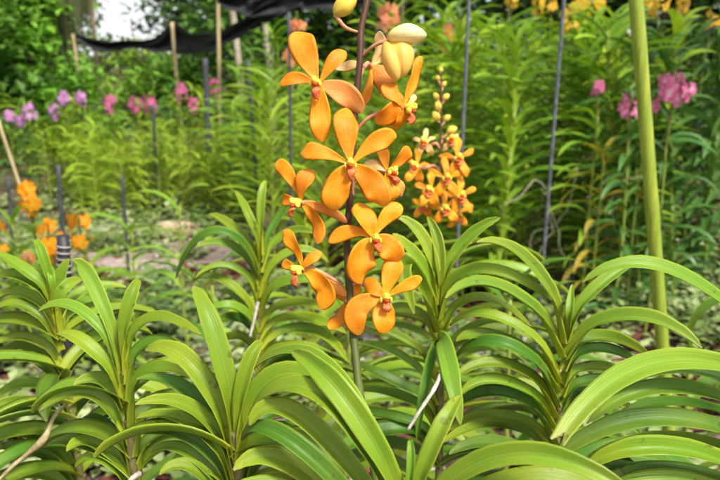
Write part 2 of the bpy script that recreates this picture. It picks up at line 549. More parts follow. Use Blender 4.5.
# ------------------------------------------------------------------ orchids close by
class Plant:
    def __init__(s, label, ax, ay, d, lx, ly, mat='leaf', group=None, stem_r=.0045):
        top = P(ax, ay, d)
        low = PY(lx, ly, top.y + .004)
        k = top.z / max(1e-6, top.z - low.z)
        foot = top + (low - top) * k
        s.top = top
        # the lower stem leans back to stay under the crown
        s.line = [top, low, Vector((low.x + (foot.x - low.x) * .35, low.y + .01, 0.0))]
        s.root = empty('orchid_plant', s.line[2])
        tag(s.root, label, 'orchid', group)
        s.mat = M[mat]
        b = MB()
        pts = spline([s.line[2] - Vector((0, 0, .03)), s.line[2] * .5 + low * .5, low, low + (top - low) * .35], 30)
        b.tube(pts, [stem_r * (1 + .18 * (i % 2)) * (1.15 - .55 * i / 29) * (1 if i < 24 else (29.5 - i) / 6) for i in range(30)], 8)
        b.build('stem', M['sheath'], s.root, s.root)
        s.n = 0
    def at(s, py):
        """stem point that shows at picture row py"""
        a, b, c = s.line
        y0, y1 = proj(a)[1], proj(b)[1]
        if py <= y1 or c.z >= b.z:
            t = (py - y0) / (y1 - y0)
            return a + (b - a) * t
        lo, hi = 0., 1.
        for _ in range(30):
            m = (lo + hi) / 2
            if proj(b + (c - b) * m)[1] < py: lo = m
            else: hi = m
        return b + (c - b) * lo
    def leaf(s, by, mx, my, tx, ty, w, dm=0., dt=0., face=.62, mat=None, label=None, base=None, fold=.72, notch=.3, prof=LEAF, wave=0.02):
        B = s.at(by) if base is None else P(base[0], by, proj(s.at(by))[2] + base[1])
        d = proj(B)[2]
        jt = min(1., w / 14) * (1.0 if w < 24 else .4)
        mid = P(mx + rnd.uniform(-3, 3) * jt, my + rnd.uniform(-3.2, 3.2) * jt, d + dm + rnd.uniform(-.008, .008))
        tip = P(tx + rnd.uniform(-6, 6) * jt, ty + rnd.uniform(-5, 5) * jt, d + dt + rnd.uniform(-.012, .012))
        wm = w * d / FPX * .95 * rnd.uniform(.92, 1.12)
        sag = UP * (1 - face) + (CO - mid).normalized() * face
        side = 1 if tx > proj(B)[0] else -1
        sag = (sag + Vector((rnd.uniform(-.12, .12) - .10 * side, 0, 0))).normalized()
        path, ts = curve3(B, mid, tip, 20)
        jx = rnd.uniform(-.004, .004)
        sdir = (s.line[0] - s.line[1]).normalized() if base is None else UP
        hd = CX * side
        path = [p + CU * (jx * math.sin(t * 3.1)) - sdir * (.018 * max(0, 1 - t / .24) ** 2) + hd * (.0035 * max(0, 1 - t / .2)) for p, t in zip(path, ts)]
        b = MB()
        fk = fold * rnd.uniform(.6, 1.35)
        def nrm(t):
            k = min(1, t / .30); k = k * k * (3 - 2 * k)
            return (sag * k + (sdir * .15 - hd * .75 - CF * .35) * (1 - k)).normalized()
        b.ribbon(path, ts, lambda t: wm * prof(t), nrm, 8, lambda t: fk + .65 * max(0, 1 - t / .3), .0011, notch, wave, rnd.uniform(.8, 1.6), twist=rnd.uniform(-.40, .40), keel=True)
        o = b.build('leaf', M[mat] if mat else s.mat, s.root, s.root)
        if label: o['label'] = label
        s.n += 1
        return o
    def fill(s, y0, y1, n, L, w, mat=None, spread=.35, az=0., rise=.55, droop=1.3):
        """further leaf pairs along the stem, in metres"""
        for i in range(n):
            py = y0 + (y1 - y0) * (i + rnd.uniform(-.2, .2)) / max(1, n - 1)
            for sd in (-1, 1):
                if rnd.random() < .1: continue
                B = s.at(py)
                a = az + rnd.uniform(-spread, spread)
                b = MB()
                auto_leaf(b, B, Vector((sd * math.cos(a), math.sin(a) * sd, 0)), L * rnd.uniform(.7, 1.15), w, rise * rnd.uniform(.7, 1.3), droop * rnd.uniform(.8, 1.2), 16, 8, .001)
                b.build('leaf', M[mat] if mat else s.mat, s.root, s.root)

def auto_leaf(b, B, h, L, w, rise, droop, n=7, nx=2, thick=0., prof=LEAF):
    """arching strap leaf: leaves the stem upward and outward, then droops"""
    path = [B.copy()]
    a0 = math.atan(rise) + .35
    ts = [i / (n - 1) for i in range(n)]
    p = B.copy()
    wob = rnd.uniform(-.3, .3)
    sdv = h.cross(UP)
    for i in range(1, n):
        a = a0 - (a0 + droop * .55) * ts[i] ** .9
        hh = (h + sdv * wob * ts[i]).normalized()
        p = p + (hh * math.cos(a) + UP * math.sin(a)) * (L / (n - 1))
        path.append(p.copy())
    N = UP * .8 - h * .35 + sdv * rnd.uniform(-.35, .35)
    b.ribbon(path, ts, lambda t: w * prof(t), N, nx, .3 if nx < 6 else .6, thick, keel=nx > 6)

def root_piece(pl, pts, r, mat='root', name='aerial_root', label=None):
    b = MB()
    pp = spline(pts, 14)
    b.tube(pp, [r * (1 - .25 * i / 13) * (1 + .12 * math.sin(i * 2.1)) for i in range(14)], 7)
    o = b.build(name, M[mat], pl.root, pl.root)
    if label: o['label'] = label
    return o

# --- A: bottom centre, carries the big orange spike
A = Plant('nearest green orchid plant at the bottom centre, carrying the tall orange flower spike', 408, 500, .40, 410, 560)
A.leaf(512, 348, 398, 294, 351, 29, -.005, .03, .72, 'leaf')
A.leaf(502, 410, 455, 409, 437, 9, 0, 0, .8, 'leaf_light')
A.leaf(512, 437, 432, 460, 394, 19, -.005, .01, .75)
A.leaf(528, 508, 462, 640, 500, 22, -.03, -.05, .55, 'leaf_light')
A.leaf(535, 330, 408, 256, 405, 25, .0, .02, .55)
A.leaf(552, 305, 428, 250, 424, 23, 0, .02, .5)
A.leaf(572, 300, 447, 246, 445, 22, 0, .01, .5, 'leaf_dark')
A.leaf(592, 300, 466, 236, 471, 23, 0, .0, .55)
A.leaf(540, 330, 372, 252, 371, 17, .05, .08, .35, 'leaf_light', label='pale yellowish leaf behind the others')
A.leaf(600, 300, 490, 225, 500, 22, 0, 0, .5)
A.leaf(560, 520, 480, 640, 520, 24, -.02, -.03, .5)

# --- B: lower left of the spike
Bp = Plant('green orchid plant left of the spike with one tall blunt upright leaf', 235, 405, .46, 237, 480)
Bp.leaf(432, 213, 338, 198, 290, 23, -.005, .015, .72)
Bp.leaf(430, 247, 367, 257, 339, 16, -.005, .0, .75)
Bp.leaf(425, 236, 388, 226, 350, 10, .01, .02, .7, 'leaf_dark')
Bp.leaf(452, 194, 362, 146, 346, 20, -.01, .0, .5)
Bp.leaf(436, 283, 377, 350, 424, 22, -.015, -.03, .6)
Bp.leaf(458, 190, 388, 138, 380, 18, 0, .0, .45, 'leaf_dark')
Bp.leaf(470, 192, 410, 137, 404, 18, -.01, -.02, .5)
Bp.leaf(483, 190, 424, 139, 421, 16, 0, 0, .45)
Bp.leaf(495, 192, 438, 141, 433, 16, -.01, -.01, .45, 'leaf_dark')
Bp.leaf(512, 190, 452, 150, 452, 16, 0, 0, .5)
Bp.leaf(525, 195, 470, 158, 475, 16, -.01, -.02, .5)
Bp.leaf(475, 268, 412, 318, 432, 18, .03, .04, .4, 'leaf_dark')
Bp.leaf(495, 268, 440, 310, 460, 18, .02, .03, .4)
Bp.leaf(515, 265, 462, 305, 480, 18, .02, .02, .4, 'leaf_dark')

# --- C: left
Cp = Plant('green orchid plant on the left with a long pale leaf rising steeply', 119, 335, .52, 133, 470)
Cp.leaf(352, 92, 288, 70, 257, 17, 0, .01, .75, 'leaf_light')
Cp.leaf(350, 127, 308, 134, 279, 15, 0, .0, .75)
Cp.leaf(360, 148, 327, 206, 331, 15, -.01, -.02, .45)
Cp.leaf(376, 155, 345, 198, 366, 16, 0, -.01, .5, 'leaf_dark')
Cp.leaf(360, 82, 309, 42, 312, 15, 0, .0, .45, 'leaf_light', label='yellowing leaf arching towards the black post')
Cp.leaf(382, 84, 337, 52, 332, 17, -.005, .0, .5)
Cp.leaf(400, 107, 366, 90, 352, 16, .03, .04, .6, 'leaf_dark')
Cp.leaf(408, 146, 371, 190, 381, 17, -.01, -.02, .45)
Cp.leaf(420, 107, 388, 79, 390, 18, 0, -.01, .55, 'leaf')
Cp.leaf(455, 96, 403, 44, 409, 19, -.02, -.02, .55, 'leaf_light')
Cp.leaf(455, 100, 426, 76, 423, 15, .02, .02, .5, 'leaf_dark')
Cp.leaf(478, 98, 446, 65, 450, 17, 0, -.02, .5)
Cp.leaf(492, 105, 463, 80, 470, 16, 0, 0, .5)
Cp.leaf(435, 160, 398, 196, 412, 15, .02, .03, .4, 'leaf_dark')
Cp.leaf(462, 162, 430, 196, 445, 15, .02, .03, .4)
root_piece(Cp, [P(139, 474, .50), P(133, 478, .49), P(126, 486, .49)], .0022, label='white root tip')

Cp.fill(395, 480, 4, .10, .020, 'leaf', .9)
Bp.fill(460, 520, 3, .10, .020, 'leaf', .9)
# --- D: far left, beside the black wrapped post
Dp = Plant('green orchid plant at the far left in front of the black wrapped post', 51, 278, .66, 74, 430, 'leaf')
Dp.leaf(292, 22, 264, -8, 250, 15, 0, 0, .5)
Dp.leaf(290, 41, 258, 33, 237, 10, 0, 0, .7)
Dp.leaf(292, 52, 279, 51, 266, 7, 0, 0, .7, 'leaf_light')
Dp.leaf(302, 60, 276, 71, 262, 13, 0, .01, .6)
Dp.leaf(310, 66, 288, 84, 280, 12, 0, .0, .5)
Dp.leaf(316, 88, 291, 124, 288, 14, .03, .05, .4)
Dp.leaf(322, 90, 304, 122, 304, 12, .04, .05, .3, 'leaf_dark')
Dp.leaf(305, 25, 279, -5, 277, 14, 0, 0, .45)
Dp.leaf(318, 24, 296, -6, 295, 14, 0, 0, .45)
Dp.leaf(332, 22, 311, -3, 316, 13, 0, 0, .45)
Dp.leaf(360, 28, 338, -6, 342, 13, 0, 0, .5)
Dp.leaf(372, 30, 354, -8, 362, 13, 0, 0, .5)
Dp.leaf(395, 43, 367, 12, 361, 15, 0, -.01, .55, 'leaf_light')
Dp.leaf(402, 30, 385, -4, 398, 12, 0, -.01, .5)
Dp.leaf(450, 40, 415, -6, 411, 16, -.01, -.02, .5)
Dp.leaf(478, 42, 440, -6, 432, 16, -.01, -.02, .5)
Dp.leaf(495, 45, 457, -8, 452, 17, -.01, -.02, .5, 'leaf_light')
Dp.leaf(515, 45, 480, -8, 482, 16, -.01, -.02, .5)
Dp.leaf(395, 98, 380, 116, 398, 12, .04, .05, .4, 'leaf_dark')
Dp.fill(340, 470, 5, .14, .020, 'leaf', .6, .4)
Dp.fill(380, 460, 3, .12, .020, 'leaf_dark', .5, 1.2)
tr = MB()
tr.tube(spline([P(66, 404, .56), P(53, 419, .555), P(44, 439, .55), P(25, 456, .55), P(1, 479, .55), P(-30, 530, .56), Vector((-.36, .62, 0))], 26), [.0016 + .0016 * math.exp(-((i - 9) / 2.2) ** 2) for i in range(26)], 7)
tag(tr.build('dry_stick', M['twig']), 'thin tan stick with a thicker joint leaning across the bottom left leaves', 'stick')

# --- E: left of the spike, slightly farther
Ep = Plant('green orchid plant directly left of the spike, its leaf fan starting behind the lower flowers', 262, 222, .86, 258, 350, 'leaf')
for a in [(245, 246, 215, 232, 190, 9, .7), (240, 262, 205, 268, 178, 8, .7), (248, 278, 215, 292, 196, 9, .7), (256, 232, 226, 205, 213, 10, .5), (258, 288, 234, 318, 236, 10, .5),
          (262, 215, 236, 172, 276, 11, .5), (276, 232, 250, 200, 250, 10, .45), (282, 292, 252, 330, 266, 11, .4), (290, 230, 268, 192, 274, 11, .45),
          (318, 228, 281, 188, 277, 11, .45), (326, 240, 298, 218, 292, 11, .5), (334, 236, 308, 208, 312, 11, .45), (345, 238, 324, 205, 330, 11, .45), (358, 240, 340, 208, 352, 11, .45),
          (300, 294, 276, 340, 282, 11, .4), (318, 292, 301, 328, 312, 11, .4), (330, 300, 317, 348, 330, 12, .4), (342, 312, 330, 346, 366, 13, .5), (356, 300, 345, 336, 368, 12, .45), (372, 300, 362, 330, 388, 12, .4)]:
    Ep.leaf(a[0], a[1], a[2], a[3], a[4], a[5] * 1.05, rnd.uniform(-.03, .02), rnd.uniform(-.05, .03), a[6], rnd.choice(['leaf', 'leaf', 'leaf_dark']))
Ep.fill(375, 470, 6, .17, .021, 'leaf_dark')
root_piece(Ep, [P(258, 302, .82), P(255, 316, .815), P(250, 337, .815)], .0022, label='white aerial root hanging from the stem')

# --- F: right of the spike
Fp = Plant('green orchid plant right of the spike with a flat leaf hanging straight down', 438, 276, .66, 440, 420)
Fp.leaf(285, 420, 243, 393, 214, 14, 0, .01, .65)
Fp.leaf(285, 437, 247, 430, 215, 11, 0, .01, .75)
Fp.leaf(286, 466, 238, 505, 214, 13, 0, .01, .65)
Fp.leaf(296, 419, 263, 396, 238, 14, -.01, -.01, .65)
Fp.leaf(290, 459, 255, 471, 240, 8, .03, .05, .5, 'leaf_dry', label='small yellowed leaf')
Fp.leaf(300, 482, 271, 568, 309, 15, -.02, -.04, .5)
Fp.leaf(312, 402, 262, 416, 312, 19, -.03, -.05, .8)
Fp.leaf(326, 478, 303, 528, 322, 13, 0, -.01, .45)
Fp.leaf(322, 402, 305, 378, 322, 13, .02, .03, .45)
Fp.leaf(352, 482, 323, 529, 327, 12, 0, -.01, .45)
Fp.leaf(362, 392, 334, 350, 325, 12, 0, .01, .45)
Fp.leaf(386, 392, 355, 348, 342, 13, 0, .01, .45)
Fp.leaf(402, 393, 375, 352, 366, 13, 0, .01, .45, 'leaf_dark')
Fp.leaf(418, 390, 392, 350, 388, 13, 0, .02, .45)
Fp.leaf(432, 390, 412, 350, 412, 13, 0, .02, .45, 'leaf_dark')
Fp.leaf(450, 392, 430, 350, 436, 13, 0, .02, .45)
Fp.leaf(328, 447, 362, 456, 421, 20, -.085, -.10, .95, 'leaf_light', fold=.12)
Fp.leaf(330, 427, 372, 416, 442, 9, -.07, -.08, .7, 'leaf_dark')
Fp.fill(440, 520, 4, .15, .022, 'leaf_dark')
root_piece(Fp, [P(441, 374, .585), P(433, 391, .575), P(419, 412, .57), P(408, 430, .57)], .0019, label='white aerial root slanting beside the hanging leaf')

# --- G: right
Gp = Plant('green orchid plant right of centre with dense arching leaf pairs, beside the bamboo pole', 569, 312, .62, 556, 450)
Gp.leaf(322, 602, 281, 639, 260, 15, 0, .01, .6, 'leaf_light')
Gp.leaf(318, 569, 302, 569, 284, 9, 0, 0, .8, 'leaf_light')
Gp.leaf(324, 528, 258, 476, 241, 14, 0, .0, .5)
Gp.leaf(338, 496, 289, 447, 303, 16, -.01, -.02, .5)
Gp.leaf(338, 632, 314, 704, 351, 16, -.02, -.04, .5, 'leaf_light')
Gp.leaf(352, 605, 336, 655, 356, 15, 0, -.01, .4)
Gp.leaf(365, 600, 352, 645, 368, 14, 0, -.01, .4, 'leaf_dark')
Gp.leaf(377, 595, 362, 640, 376, 14, 0, -.01, .4)
Gp.leaf(390, 592, 375, 632, 392, 14, 0, -.02, .4, 'leaf_dark')
for i, (by, mx, my, tx, ty) in enumerate([(362, 498, 318, 452, 330), (372, 495, 334, 452, 345), (386, 500, 350, 455, 358), (398, 500, 367, 457, 379), (412, 503, 383, 457, 391), (425, 500, 398, 452, 412), (438, 495, 412, 443, 433), (452, 500, 426, 445, 440), (466, 498, 442, 446, 458)]):
    Gp.leaf(by, mx, my, tx, ty, 14.5, rnd.uniform(-.03, .03), rnd.uniform(-.05, .03), .42, ['leaf', 'leaf', 'leaf_dark'][i % 3])
for i, by in enumerate([404, 418, 432, 446, 462, 480, 500]):
    Gp.leaf(by, 598, by - 18, 645, by + 2, 14, .02, .03, .4, ['leaf_dark', 'leaf'][i % 2])
Gp.fill(475, 560, 5, .15, .022, 'leaf_dark')

# --- H: at the right edge, its stem out of the frame
Hp = Plant('large orchid plant at the right edge whose long leaves arch in over the bottom right', 775, 330, .47, 770, 470)
Hp.leaf(350, 668, 276, 588, 285, 17, -.01, -.01, .5, 'leaf_light')
Hp.leaf(382, 655, 358, 556, 443, 24, -.04, -.07, .72, 'leaf_light', notch=1.9, prof=CUT, label='broad pale leaf with a notched end')
Hp.leaf(398, 680, 372, 600, 396, 18, .02, .02, .4, 'leaf_dark')
Hp.leaf(420, 665, 392, 585, 428, 19, .02, .02, .4)
Hp.leaf(432, 668, 402, 590, 436, 16, .05, .05, .35, 'leaf_dark')
Hp.leaf(450, 655, 417, 552, 462, 22, -.01, -.02, .48, 'leaf_dark')
Hp.leaf(466, 668, 436, 590, 462, 17, .03, .03, .4)
Hp.leaf(484, 665, 448, 588, 474, 21, -.02, -.02, .48)
Hp.leaf(500, 665, 468, 590, 490, 19, .0, .0, .45, 'leaf_dark')
Hp.leaf(515, 668, 482, 585, 510, 20, -.02, -.02, .45)
Hp.leaf(360, 800, 280, 815, 250, 17, 0, 0, .6)
Hp.leaf(420, 870, 380, 930, 430, 18, 0, 0, .5)
Hp.leaf(450, 870, 410, 930, 460, 18, 0, 0, .5)

# ------------------------------------------------------------------ the big flower spike (grows from plant A)
SD = .52
root = A.root
st_px = [(373, -75, .535), (370, -35, .532), (367, 0, .528), (361, 30, .525), (360, 60, .522), (355, 110, .522), (352, 160, .522), (350, 200, .522), (347, 240, .52), (349, 280, .518), (352, 320, .512), (356, 360, .50), (360, 395, .488), (372, 450, .46)]
SP = [P(*q) for q in reversed(st_px)]
SP = [A.at(585)] + [A.at(575) + Vector((-.012, .012, .0))] + SP
b = MB()
ps = spline(SP, 90)
b.tube(ps, [.0030 - .0007 * i / 89 + .0005 * max(0, math.sin(i * .75)) ** 6 for i in range(90)], 10)
b.build('flower_stalk', M['stalk'], root, root)

def petal(mb_par, C, tip, w, Nf, wfn, name, mat, bulge=.0, nx=6, wave=.05, fold=.22, mid=None, n=18, cup=None, thick=.0006):
    m = mid if mid is not None else (C + tip) * .5 + Nf * bulge
    path, ts = curve3(C, m, tip, n)
    b = MB()
    lat = (tip - C).cross(Nf).normalized() * (tip - C).length * rnd.uniform(-.045, .045)
    path = [p + lat * math.sin(t * 3.14) - Nf * (w * .28 * max(0, t - .6) ** 2 / .16) for p, t in zip(path, ts)]
    fa, fb = fold * rnd.uniform(.6, 1.5), rnd.uniform(-.42, -.05)
    b.ribbon(path, ts, lambda t: w * wfn(t), Nf, nx, lambda t: fa + (fb - fa) * t * t, thick, 0, wave, rnd.uniform(.8, 1.7), twist=rnd.uniform(-.45, .45))
    return b.build(name, M[mat], mb_par, root_of(mb_par))

def root_of(o):
    while o.parent: o = o.parent
    return o

def flower(c, d, face, petals, lip, attach, col='petal', lipdir=None, rt=None, label=None, nolip=False, S=1.0):
    """c: pixel of the column; petals: (kind, tip px, tip py, depth offset, width px, bulge[, colour[, mid px, mid py]])"""
    rt = rt or root
    C = P(c[0], c[1], d)
    Nf = (Vector(face[0] * CX + face[1] * CU - face[2] * CF)).normalized()
    u = d / FPX
    back = C - Nf * .010 * S
    b = MB()
    at = P(*attach)
    mid = (back + at) * .5 + Vector((0, 0, .004 * S))
    pp = spline([at, mid * .5 + at * .5 + Vector((0, 0, .002 * S)), mid, back, C - Nf * .001 * S], 16)
    b.tube(pp, [.0011 * S + .0010 * S * (i / 15) for i in range(16)], 8)
    f = b.build('flower', M['pedicel'], rt, rt)
    if label: f['label'] = label
    for q in petals:
        k, tx, ty, dd, w, bu = q[:6]
        cm = q[6] if len(q) > 6 and q[6] else col
        tip = P(tx, ty, d + dd)
        mid = None
        if len(q) > 7:
            mid = P(q[7], q[8], d + (q[9] if len(q) > 9 else dd * .5))
        petal(f, C - Nf * .0015 * S, tip, w * u * .97, (Nf * .75 - CF * .45).normalized(), spoon if k in 'dp' else broad,
              {'d': 'dorsal_sepal', 'p': 'petal', 's': 'lateral_sepal'}[k], cm, bu, wave=.28, mid=mid, nx=8, n=22)
    # column and lip
    X = CX - Nf * CX.dot(Nf); X.normalize()
    Y = Nf.cross(X)
    if not nolip:
        b = MB()
        b.blob(C + Nf * .0035 * S + Y * .0012 * S, (X, Y, Nf), (.0030 * S, .0027 * S, .0055 * S), 12, 8, lambda q: 1 + .12 * q[2])
        b.blob(C + Nf * .0072 * S + Y * .0026 * S, (X, Nf, Y), (.0021 * S, .0018 * S, .0017 * S), 10, 6)
        for sx in (-1, 1):
            b.blob(C + Nf * .004 * S + X * sx * .0036 * S - Y * .001 * S, (X, Nf, Y), (.0010 * S, .0024 * S, .0022 * S), 8, 6)
        b.build('column', M['column'], f, rt)
        b = MB()
        b.blob(C + Nf * .0046 * S - Y * .0016 * S, (X, Y, Nf), (.0021 * S, .0016 * S, .0038 * S), 8, 6)
        b.build('throat', M['throat'], f, rt)
        L = P(lip[0], lip[1], d - .006)
        L = C + (L - C) * .72
        b = MB()
        c0 = C + Nf * .003 * S - Y * .002 * S
        path, ts = curve3(c0, (c0 + L) * .5 + Nf * .005 * S, L, 12)
        b.ribbon(path, ts, lambda t: .0060 * S * (.75 + .45 * math.sin(t * 2.8)) * (1 if t < .93 else .75), (Nf * .8 + UP * .4).normalized(), 6, -.35, .0009 * S, 1.2)
        b.build('lip', M['lip'], f, rt)
    return f

# flower 2, full face, centre
flower((351, 165), .500, (-.05, .05, 1), [
    ('d', 346, 106, .004, 27, .003), ('p', 300, 153, .004, 19, .004, None, 322, 151), ('p', 397, 136, .002, 22, .004, None, 374, 145),
    ('s', 334, 210, -.002, 29, .006, None, 336, 188), ('s', 382, 206, -.002, 29, .006, None, 375, 184)], (355, 184), (353, 196, .522), label='largest flower, facing the camera squarely')
# flower 1, top left
flower((318, 84), .512, (-.35, .05, .9), [
    ('d', 296, 29, .006, 29, .003, None, 306, 58), ('p', 345, 50, .004, 17, .003), ('p', 278, 83, .002, 15, .003, None, 298, 79),
    ('s', 360, 112, .002, 25, .005, 'petal_peach', 344, 93), ('s', 320, 141, -.004, 23, .004, None, 322, 113)], (321, 104), (356, 112, .522))
# flower 3, left middle, seen from the side
flower((300, 203), .512, (-.75, -.05, .55), [
    ('d', 273, 162, .006, 16, .002, None, 288, 176), ('p', 311, 170, -.003, 19, .004), ('p', 280, 199, .006, 13, .002),
    ('s', 314, 244, -.006, 18, .008, None, 318, 222), ('s', 345, 223, .004, 12, .002, 'petal_peach', 326, 209)], (292, 219), (351, 226, .522))
# flower 4, left low, seen from the side
flower((301, 270), .510, (-.75, -.05, .55), [
    ('d', 280, 231, .004, 16, .003, None, 295, 247), ('p', 320, 253, -.004, 12, .003), ('p', 281, 261, .006, 11, .002),
    ('s', 316, 310, -.004, 24, .006, None, 324, 288), ('s', 346, 296, .004, 12, .002, 'petal_peach', 328, 283)], (298, 290), (350, 298, .518))
# flower 5, middle right
flower((374, 239), .502, (.22, -.02, 1), [
    ('d', 360, 202, .002, 26, .003), ('p', 404, 207, .002, 19, .004, None, 387, 217), ('p', 329, 242, .002, 16, .003, None, 352, 233),
    ('s', 363, 284, -.004, 31, .007, None, 361, 259), ('s', 398, 262, -.002, 27, .006, None, 389, 246)], (384, 254), (349, 262, .520))
# flower 6, bottom right
flower((385, 298), .500, (.15, .0, 1), [
    ('d', 397, 257, .004, 22, .003, None, 388, 277), ('p', 423, 279, .002, 14, .003, None, 405, 287), ('p', 364, 281, .006, 18, .003),
    ('s', 360, 336, -.004, 25, .006, None, 358, 309), ('s', 388, 334, -.004, 26, .005, None, 384, 316)], (387, 319), (350, 286, .518))
# flower 7, turned away behind the stalk at the bottom
flower((348, 302), .530, (.1, -.1, -.6), [
    ('s', 331, 331, .0, 21, .002), ('s', 357, 325, .004, 15, .002), ('p', 336, 288, .006, 12, .002), ('d', 357, 282, .008, 14, .002)], (350, 310), (351, 312, .514), nolip=True, label='lowest flower, half hidden behind the stalk')
# flower 8, cream, turned away at the top right
flower((371, 68), .545, (.2, -.1, -.7), [
    ('d', 382, 33, .004, 15, .002, 'petal_pale'), ('p', 337, 71, .0, 12, .002, 'petal_pale', 352, 66), ('p', 386, 50, -.002, 12, .002, 'petal_pale'),
    ('s', 391, 100, -.012, 26, .006, 'petal_peach', 384, 80), ('s', 362, 111, -.012, 12, .004, 'petal', 368, 90)], (370, 80), (359, 84, .522), nolip=True, label='cream backed flower turned away')
# flower 9, right, side view
flower((406, 108), .505, (.8, -.15, .45), [
    ('d', 425, 56, .004, 16, .003, None, 411, 82), ('p', 386, 84, -.004, 20, .003, None, 396, 96), ('p', 416, 94, .004, 8, .001, 'petal_pale'),
    ('s', 380, 123, -.003, 24, .006, None, 392, 113), ('s', 394, 130, .004, 16, .003)], (407, 127), (354, 134, .522))
# flower 10, right, half hidden behind the central one
flower((389, 172), .530, (.6, 0, .7), [
    ('d', 378, 140, .006, 15, .002), ('p', 413, 149, .0, 16, .003, None, 401, 158), ('p', 366, 162, .004, 12, .002, 'petal_pale'),
    ('s', 388, 205, -.004, 20, .004), ('s', 404, 196, .002, 14, .003, 'petal_peach')], (397, 189), (352, 186, .522))

def bud(cx, cy, d, ax, ay, az, rl, rw, mat, attach, via, rt, S=1.):
    C = P(cx, cy, d)
    L = (ax * CX + ay * CU - az * CF).normalized()
    X = L.orthogonal().normalized(); Y = L.cross(X)
    b = MB()
    b.blob(C, (X, Y, L), (rw, rw, rl), 36, 16, lambda q: 1 - .16 * abs(math.cos(1.5 * math.atan2(q[1], q[0]) + .6)) ** 7 + .04 * q[0] - .22 * max(0, q[2]) + .10 * q[2] * (q[2] < 0))
    o = b.build('flower_bud', M[mat], rt, rt)
    b = MB()
    b.tube(spline([P(*attach), P(*via), C - L * rl * .9], 10), [.0010 * S + .0009 * S * i / 9 for i in range(10)], 7)
    b.build('bud_stalk', M['pedicel'], o, rt)
    return o
bud(345, 6, .520, .75, .55, .2, .0105, .0075, 'bud', (358, 32, .525), (345, 27, .52), root)
# half open cream bud: two swollen lobes
o = bud(400, 57, .505, .12, -1, .2, .0150, .0114, 'bud_half', (361, 57, .523), (377, 44, .512), root)
b = MB()
L = (.96 * CX + .05 * CU).normalized(); X = CU - L * CU.dot(L); X.normalize(); Y = L.cross(X)
b.blob(P(407, 36, .502), (X, Y, L), (.0076, .0106, .0142), 32, 16, lambda q: (1 - .35 * max(0, q[2]) ** 2 - .10 * max(0, -q[2])) * (1 + .14 * q[0]) * (1 - .12 * max(0, -q[0]) ** 6))
b.build('folded_sepal', M['bud_cream'], o, root)
b = MB()
L = (.30 * CX - .95 * CU).normalized(); X = CX - L * CX.dot(L); X.normalize(); Y = L.cross(X)
b.blob(P(391, 61, .500), (X, Y, L), (.0062, .0080, .0148), 18, 12, lambda q: 1 - .2 * abs(q[2]) ** 3)
b.build('folded_petal', M['bud_half'], o, root)
for (x, y, dx) in ((358, -20, -.6), (385, -22, .6), (366, -50, -.4), (382, -55, .5), (373, -78, 0)):
    bud(x, y, .53, dx, .7, .1, .006, .0042, 'bud', (371, y + 18, .53), ((x + 371) / 2, y + 12, .53), root, .7)

# ------------------------------------------------------------------ the second, smaller spike behind on the right
K = Plant('orchid plant with the smaller orange spike, half hidden behind the plant right of centre', 440, 268, 1.12, 441, 380, 'leaf')
K.fill(272, 420, 11, .22, .024, 'leaf')
b = MB()
b.tube(spline([K.at(300), P(437, 240, 1.10), P(438, 200, 1.09), P(440, 150, 1.09), P(441, 110, 1.09), P(441, 68, 1.09)], 30), [.0028 - .0014 * i / 29 for i in range(30)], 8)
b.build('flower_stalk', M['stalk'], K.root, K.root)
def auto_flower(cx, cy, d, face, r, attach, rt, roll=0., col='petal', S=1.6):
    pet = []
    for k, a, l, w in (('d', 90, 1.1, .36), ('p', 162, 1.05, .27), ('p', 18, 1.05, .27), ('s', 236, 1.1, .42), ('s', 304, 1.1, .42)):
        a = R(a + roll + rnd.uniform(-8, 8))
        sq = 1 - .45 * abs(face[0])
        pet.append((k, cx + r * l * math.cos(a) * sq + face[0] * r * .12, cy - r * l * math.sin(a), (.01 if k != 's' else -.004) - face[0] * math.cos(a) * r * d / FPX * .6, r * w * 1.2, .004))
    return flower((cx, cy), d, face, pet, (cx + face[0] * 4, cy + 8), attach, col, rt=rt, S=S)
for cx, cy, d, fc, r, ro, cl in ((457, 158, 1.06, (.25, 0, 1), 20, 6, 'petal_gold'), (431, 190, 1.05, (-.5, 0, .9), 20, -5, 'petal_gold'), (459, 196, 1.06, (.4, .1, .9), 21, 8, 'petal_gold'),
                            (417, 166, 1.07, (-.7, .1, .7), 19, -8, 'petal_gold'), (446, 178, 1.05, (.1, 0, 1), 20, 0, 'petal_gold'), (444, 208, 1.06, (.2, -.2, 1), 18, 4, 'petal_gold'),
                            (425, 143, 1.08, (-.4, .2, .9), 14, 0, 'petal_pale'), (425, 205, 1.08, (-.5, -.1, .9), 16, -6, 'petal_gold'), (456, 214, 1.08, (.3, -.2, .9), 15, 6, 'petal_gold'), (449, 140, 1.10, (.3, .2, .9), 12, 0, 'petal_pale')):
    auto_flower(cx, cy, d, fc, r, (440, cy + 6, 1.09), K.root, ro, cl)
for x, y, s in ((441, 70, .6), (438, 78, .6), (444, 84, .7), (436, 96, .8), (446, 97, .9), (438, 106, 1.), (436, 116, 1.1), (447, 118, .9), (452, 130, 1.2)):
    bud(x, y, 1.09, (x - 440) / 8, .7, .1, .0075 * s, .0058 * s, 'bud', (441, y + 8, 1.09), ((x + 441) / 2, y + 5, 1.09), K.root, .9)

